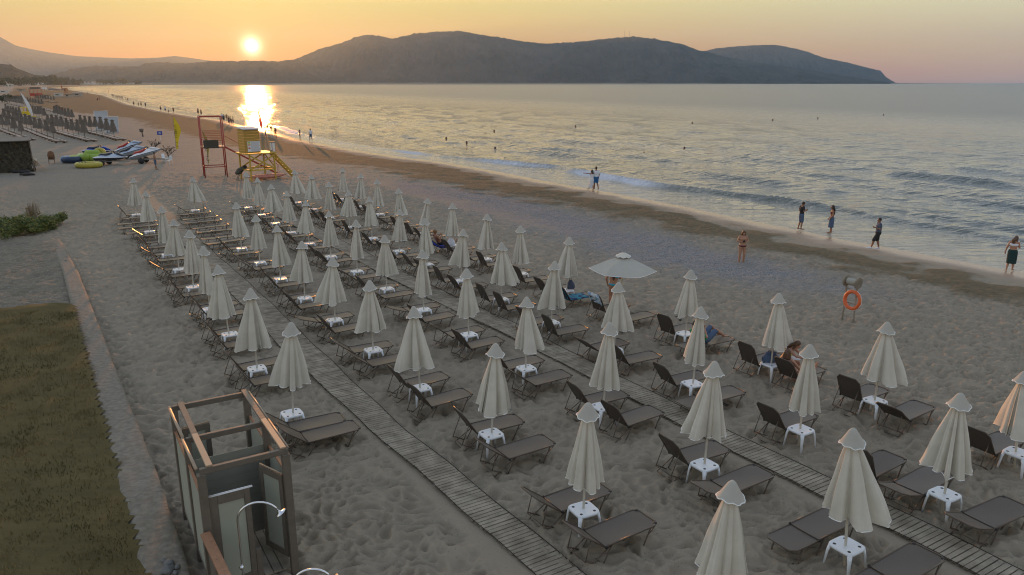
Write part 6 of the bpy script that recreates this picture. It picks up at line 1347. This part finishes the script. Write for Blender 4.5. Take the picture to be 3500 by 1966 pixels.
cp.add(vs, [(i * 32 + k, i * 32 + (k + 1) % 32, (i + 1) * 32 + (k + 1) % 32, (i + 1) * 32 + k) for i in range(2) for k in range(32)]); cc = cp.build('cap', M['canvas'], cn, True); tr = MB(); tr.tube([Vector(v) for v in vs[-32:]], .009, 4, closed=True); tr.build('cap_trim', M['trim'], cn, True)
for k in range(6):
    w = 2 * PI * k / 6; mb = MB(); mb.tube([(0, 0, zc - .02), (Rr * .98 * math.cos(w), Rr * .98 * math.sin(w), ze - .02)], .008, 4); mb.build('rib', M['pole'], t)
table(g + BX * .05, ROW_YAW, 'white plastic table under the open umbrella', 'white tables at the umbrella poles')
# man near the jet skis
J = pose(anL=(-.12, .12, .08), toL=(-.14, .28, .03)); person(at(533, 580), R(-60), J, 'skint', 'hair', [('shorts', 'cdenim', 1.1)], 'bare chested person in dark blue shorts standing by the jet skis', voxel=.02)
# far walkers: five shared variants
def variant(J, skin, hair, clothes, **k):
    o = person((0, 0, -50), 0, J, skin, hair, clothes, 'x', voxel=.022, **k); return o
P1 = pose(anL=(-.1, .16, .08), toL=(-.11, .32, .03), knL=(-.1, .12, .49), anR=(.1, -.2, .1), toR=(.1, -.05, .04))
VAR = [variant(pose(), 'skint', 'hair', [('shorts', 'cblack')]), variant(P1, 'skint', 'hairb', [('shirt', 'cwhite'), ('shorts', 'cdenim')]), variant(pose(), 'skint', 'hair', [('top', 'cblack'), ('briefs', 'cblack')], long=.25, fem=True),
       variant(P1, 'skin', 'hairb', [('dress', 'cmaroon', 1.5)], long=.2, fem=True), variant(P1, 'skint', 'hair', [('shirt', 'cgreyblue'), ('shorts', 'cblack')])]
DSC = ['bare chested figure in dark shorts', 'figure in pale shirt and blue shorts', 'figure in dark bikini', 'figure in dark red dress', 'figure in grey shirt and dark shorts']
FAR = [(550, 380, 0, 1), (565.7, 383, 1, 1), (577, 388, 2, .62), (593.4, 386, 0, 1), (677.7, 392, 0, 1.05), (688, 394, 3, .92), (760, 411, 1, .95), (766, 417, 4, 1), (775.6, 414, 2, .95), (783.7, 424, 3, 1), (789, 421, 0, .9), (792.8, 428, 2, .8), (798, 426, 0, 1),
       (458, 361.5, 0, 1.05), (474, 363, 2, .8), (483, 364, 0, .95), (497.7, 366.5, 4, 1), (431, 345, 0, 1), (437, 346.5, 2, .95), (384, 331, 0, 1), (389, 333, 2, 1), (397, 335, 4, 1), (401, 336, 0, 1), (407, 336, 3, 1), (411, 338, 0, 1), (418, 339, 4, 1.05), (371, 316, 0, 1), (358, 314, 2, 1), (314, 312, 0, 1), (318, 313, 2, 1),
       (895, 447, 1, 1), (907.8, 471, 1, 1.05), (915, 447, 4, 1), (926, 449, 0, 1), (943, 474, 2, 1), (1026, 479, 2, .95), (1063, 481, 1, 1.08), (333.7, 346, 3, 1.0), (339.8, 343, 4, 1.0), (280, 322, 4, 1), (299, 321, 0, 1), (892, 440, 0, .9)]
order = sorted(range(len(FAR)), key=lambda i: FAR[i][0])
TENS = ['', '', 'twenty', 'thirty', 'forty']
def ordn(n): return ORD[n] if n < 20 else (TENS[(n + 1) // 10] + (('-' + ORD[(n + 1) % 10 - 1]) if (n + 1) % 10 else 'th')).replace('twentyth', 'twentieth').replace('thirtyth', 'thirtieth').replace('fortyth', 'fortieth')
for i, (u, v, k, sc) in enumerate(FAR):
    p = at(u, v, -.40); c = copy_tree(VAR[k]); c.location = p + Vector((0, 0, -.02)); c.rotation_euler = (0, 0, random.choice([R(20), R(-160), R(-70), R(35)]) + random.uniform(-.3, .3)); c.scale = (sc,) * 3
    tag(c, f'{DSC[k]}, {ordn(order.index(i))} far walker from the left', 'person', 'far walkers along the waterline')
for v_ in VAR:
    for ch in kids(v_): bpy.data.objects.remove(ch)
    bpy.data.objects.remove(v_)
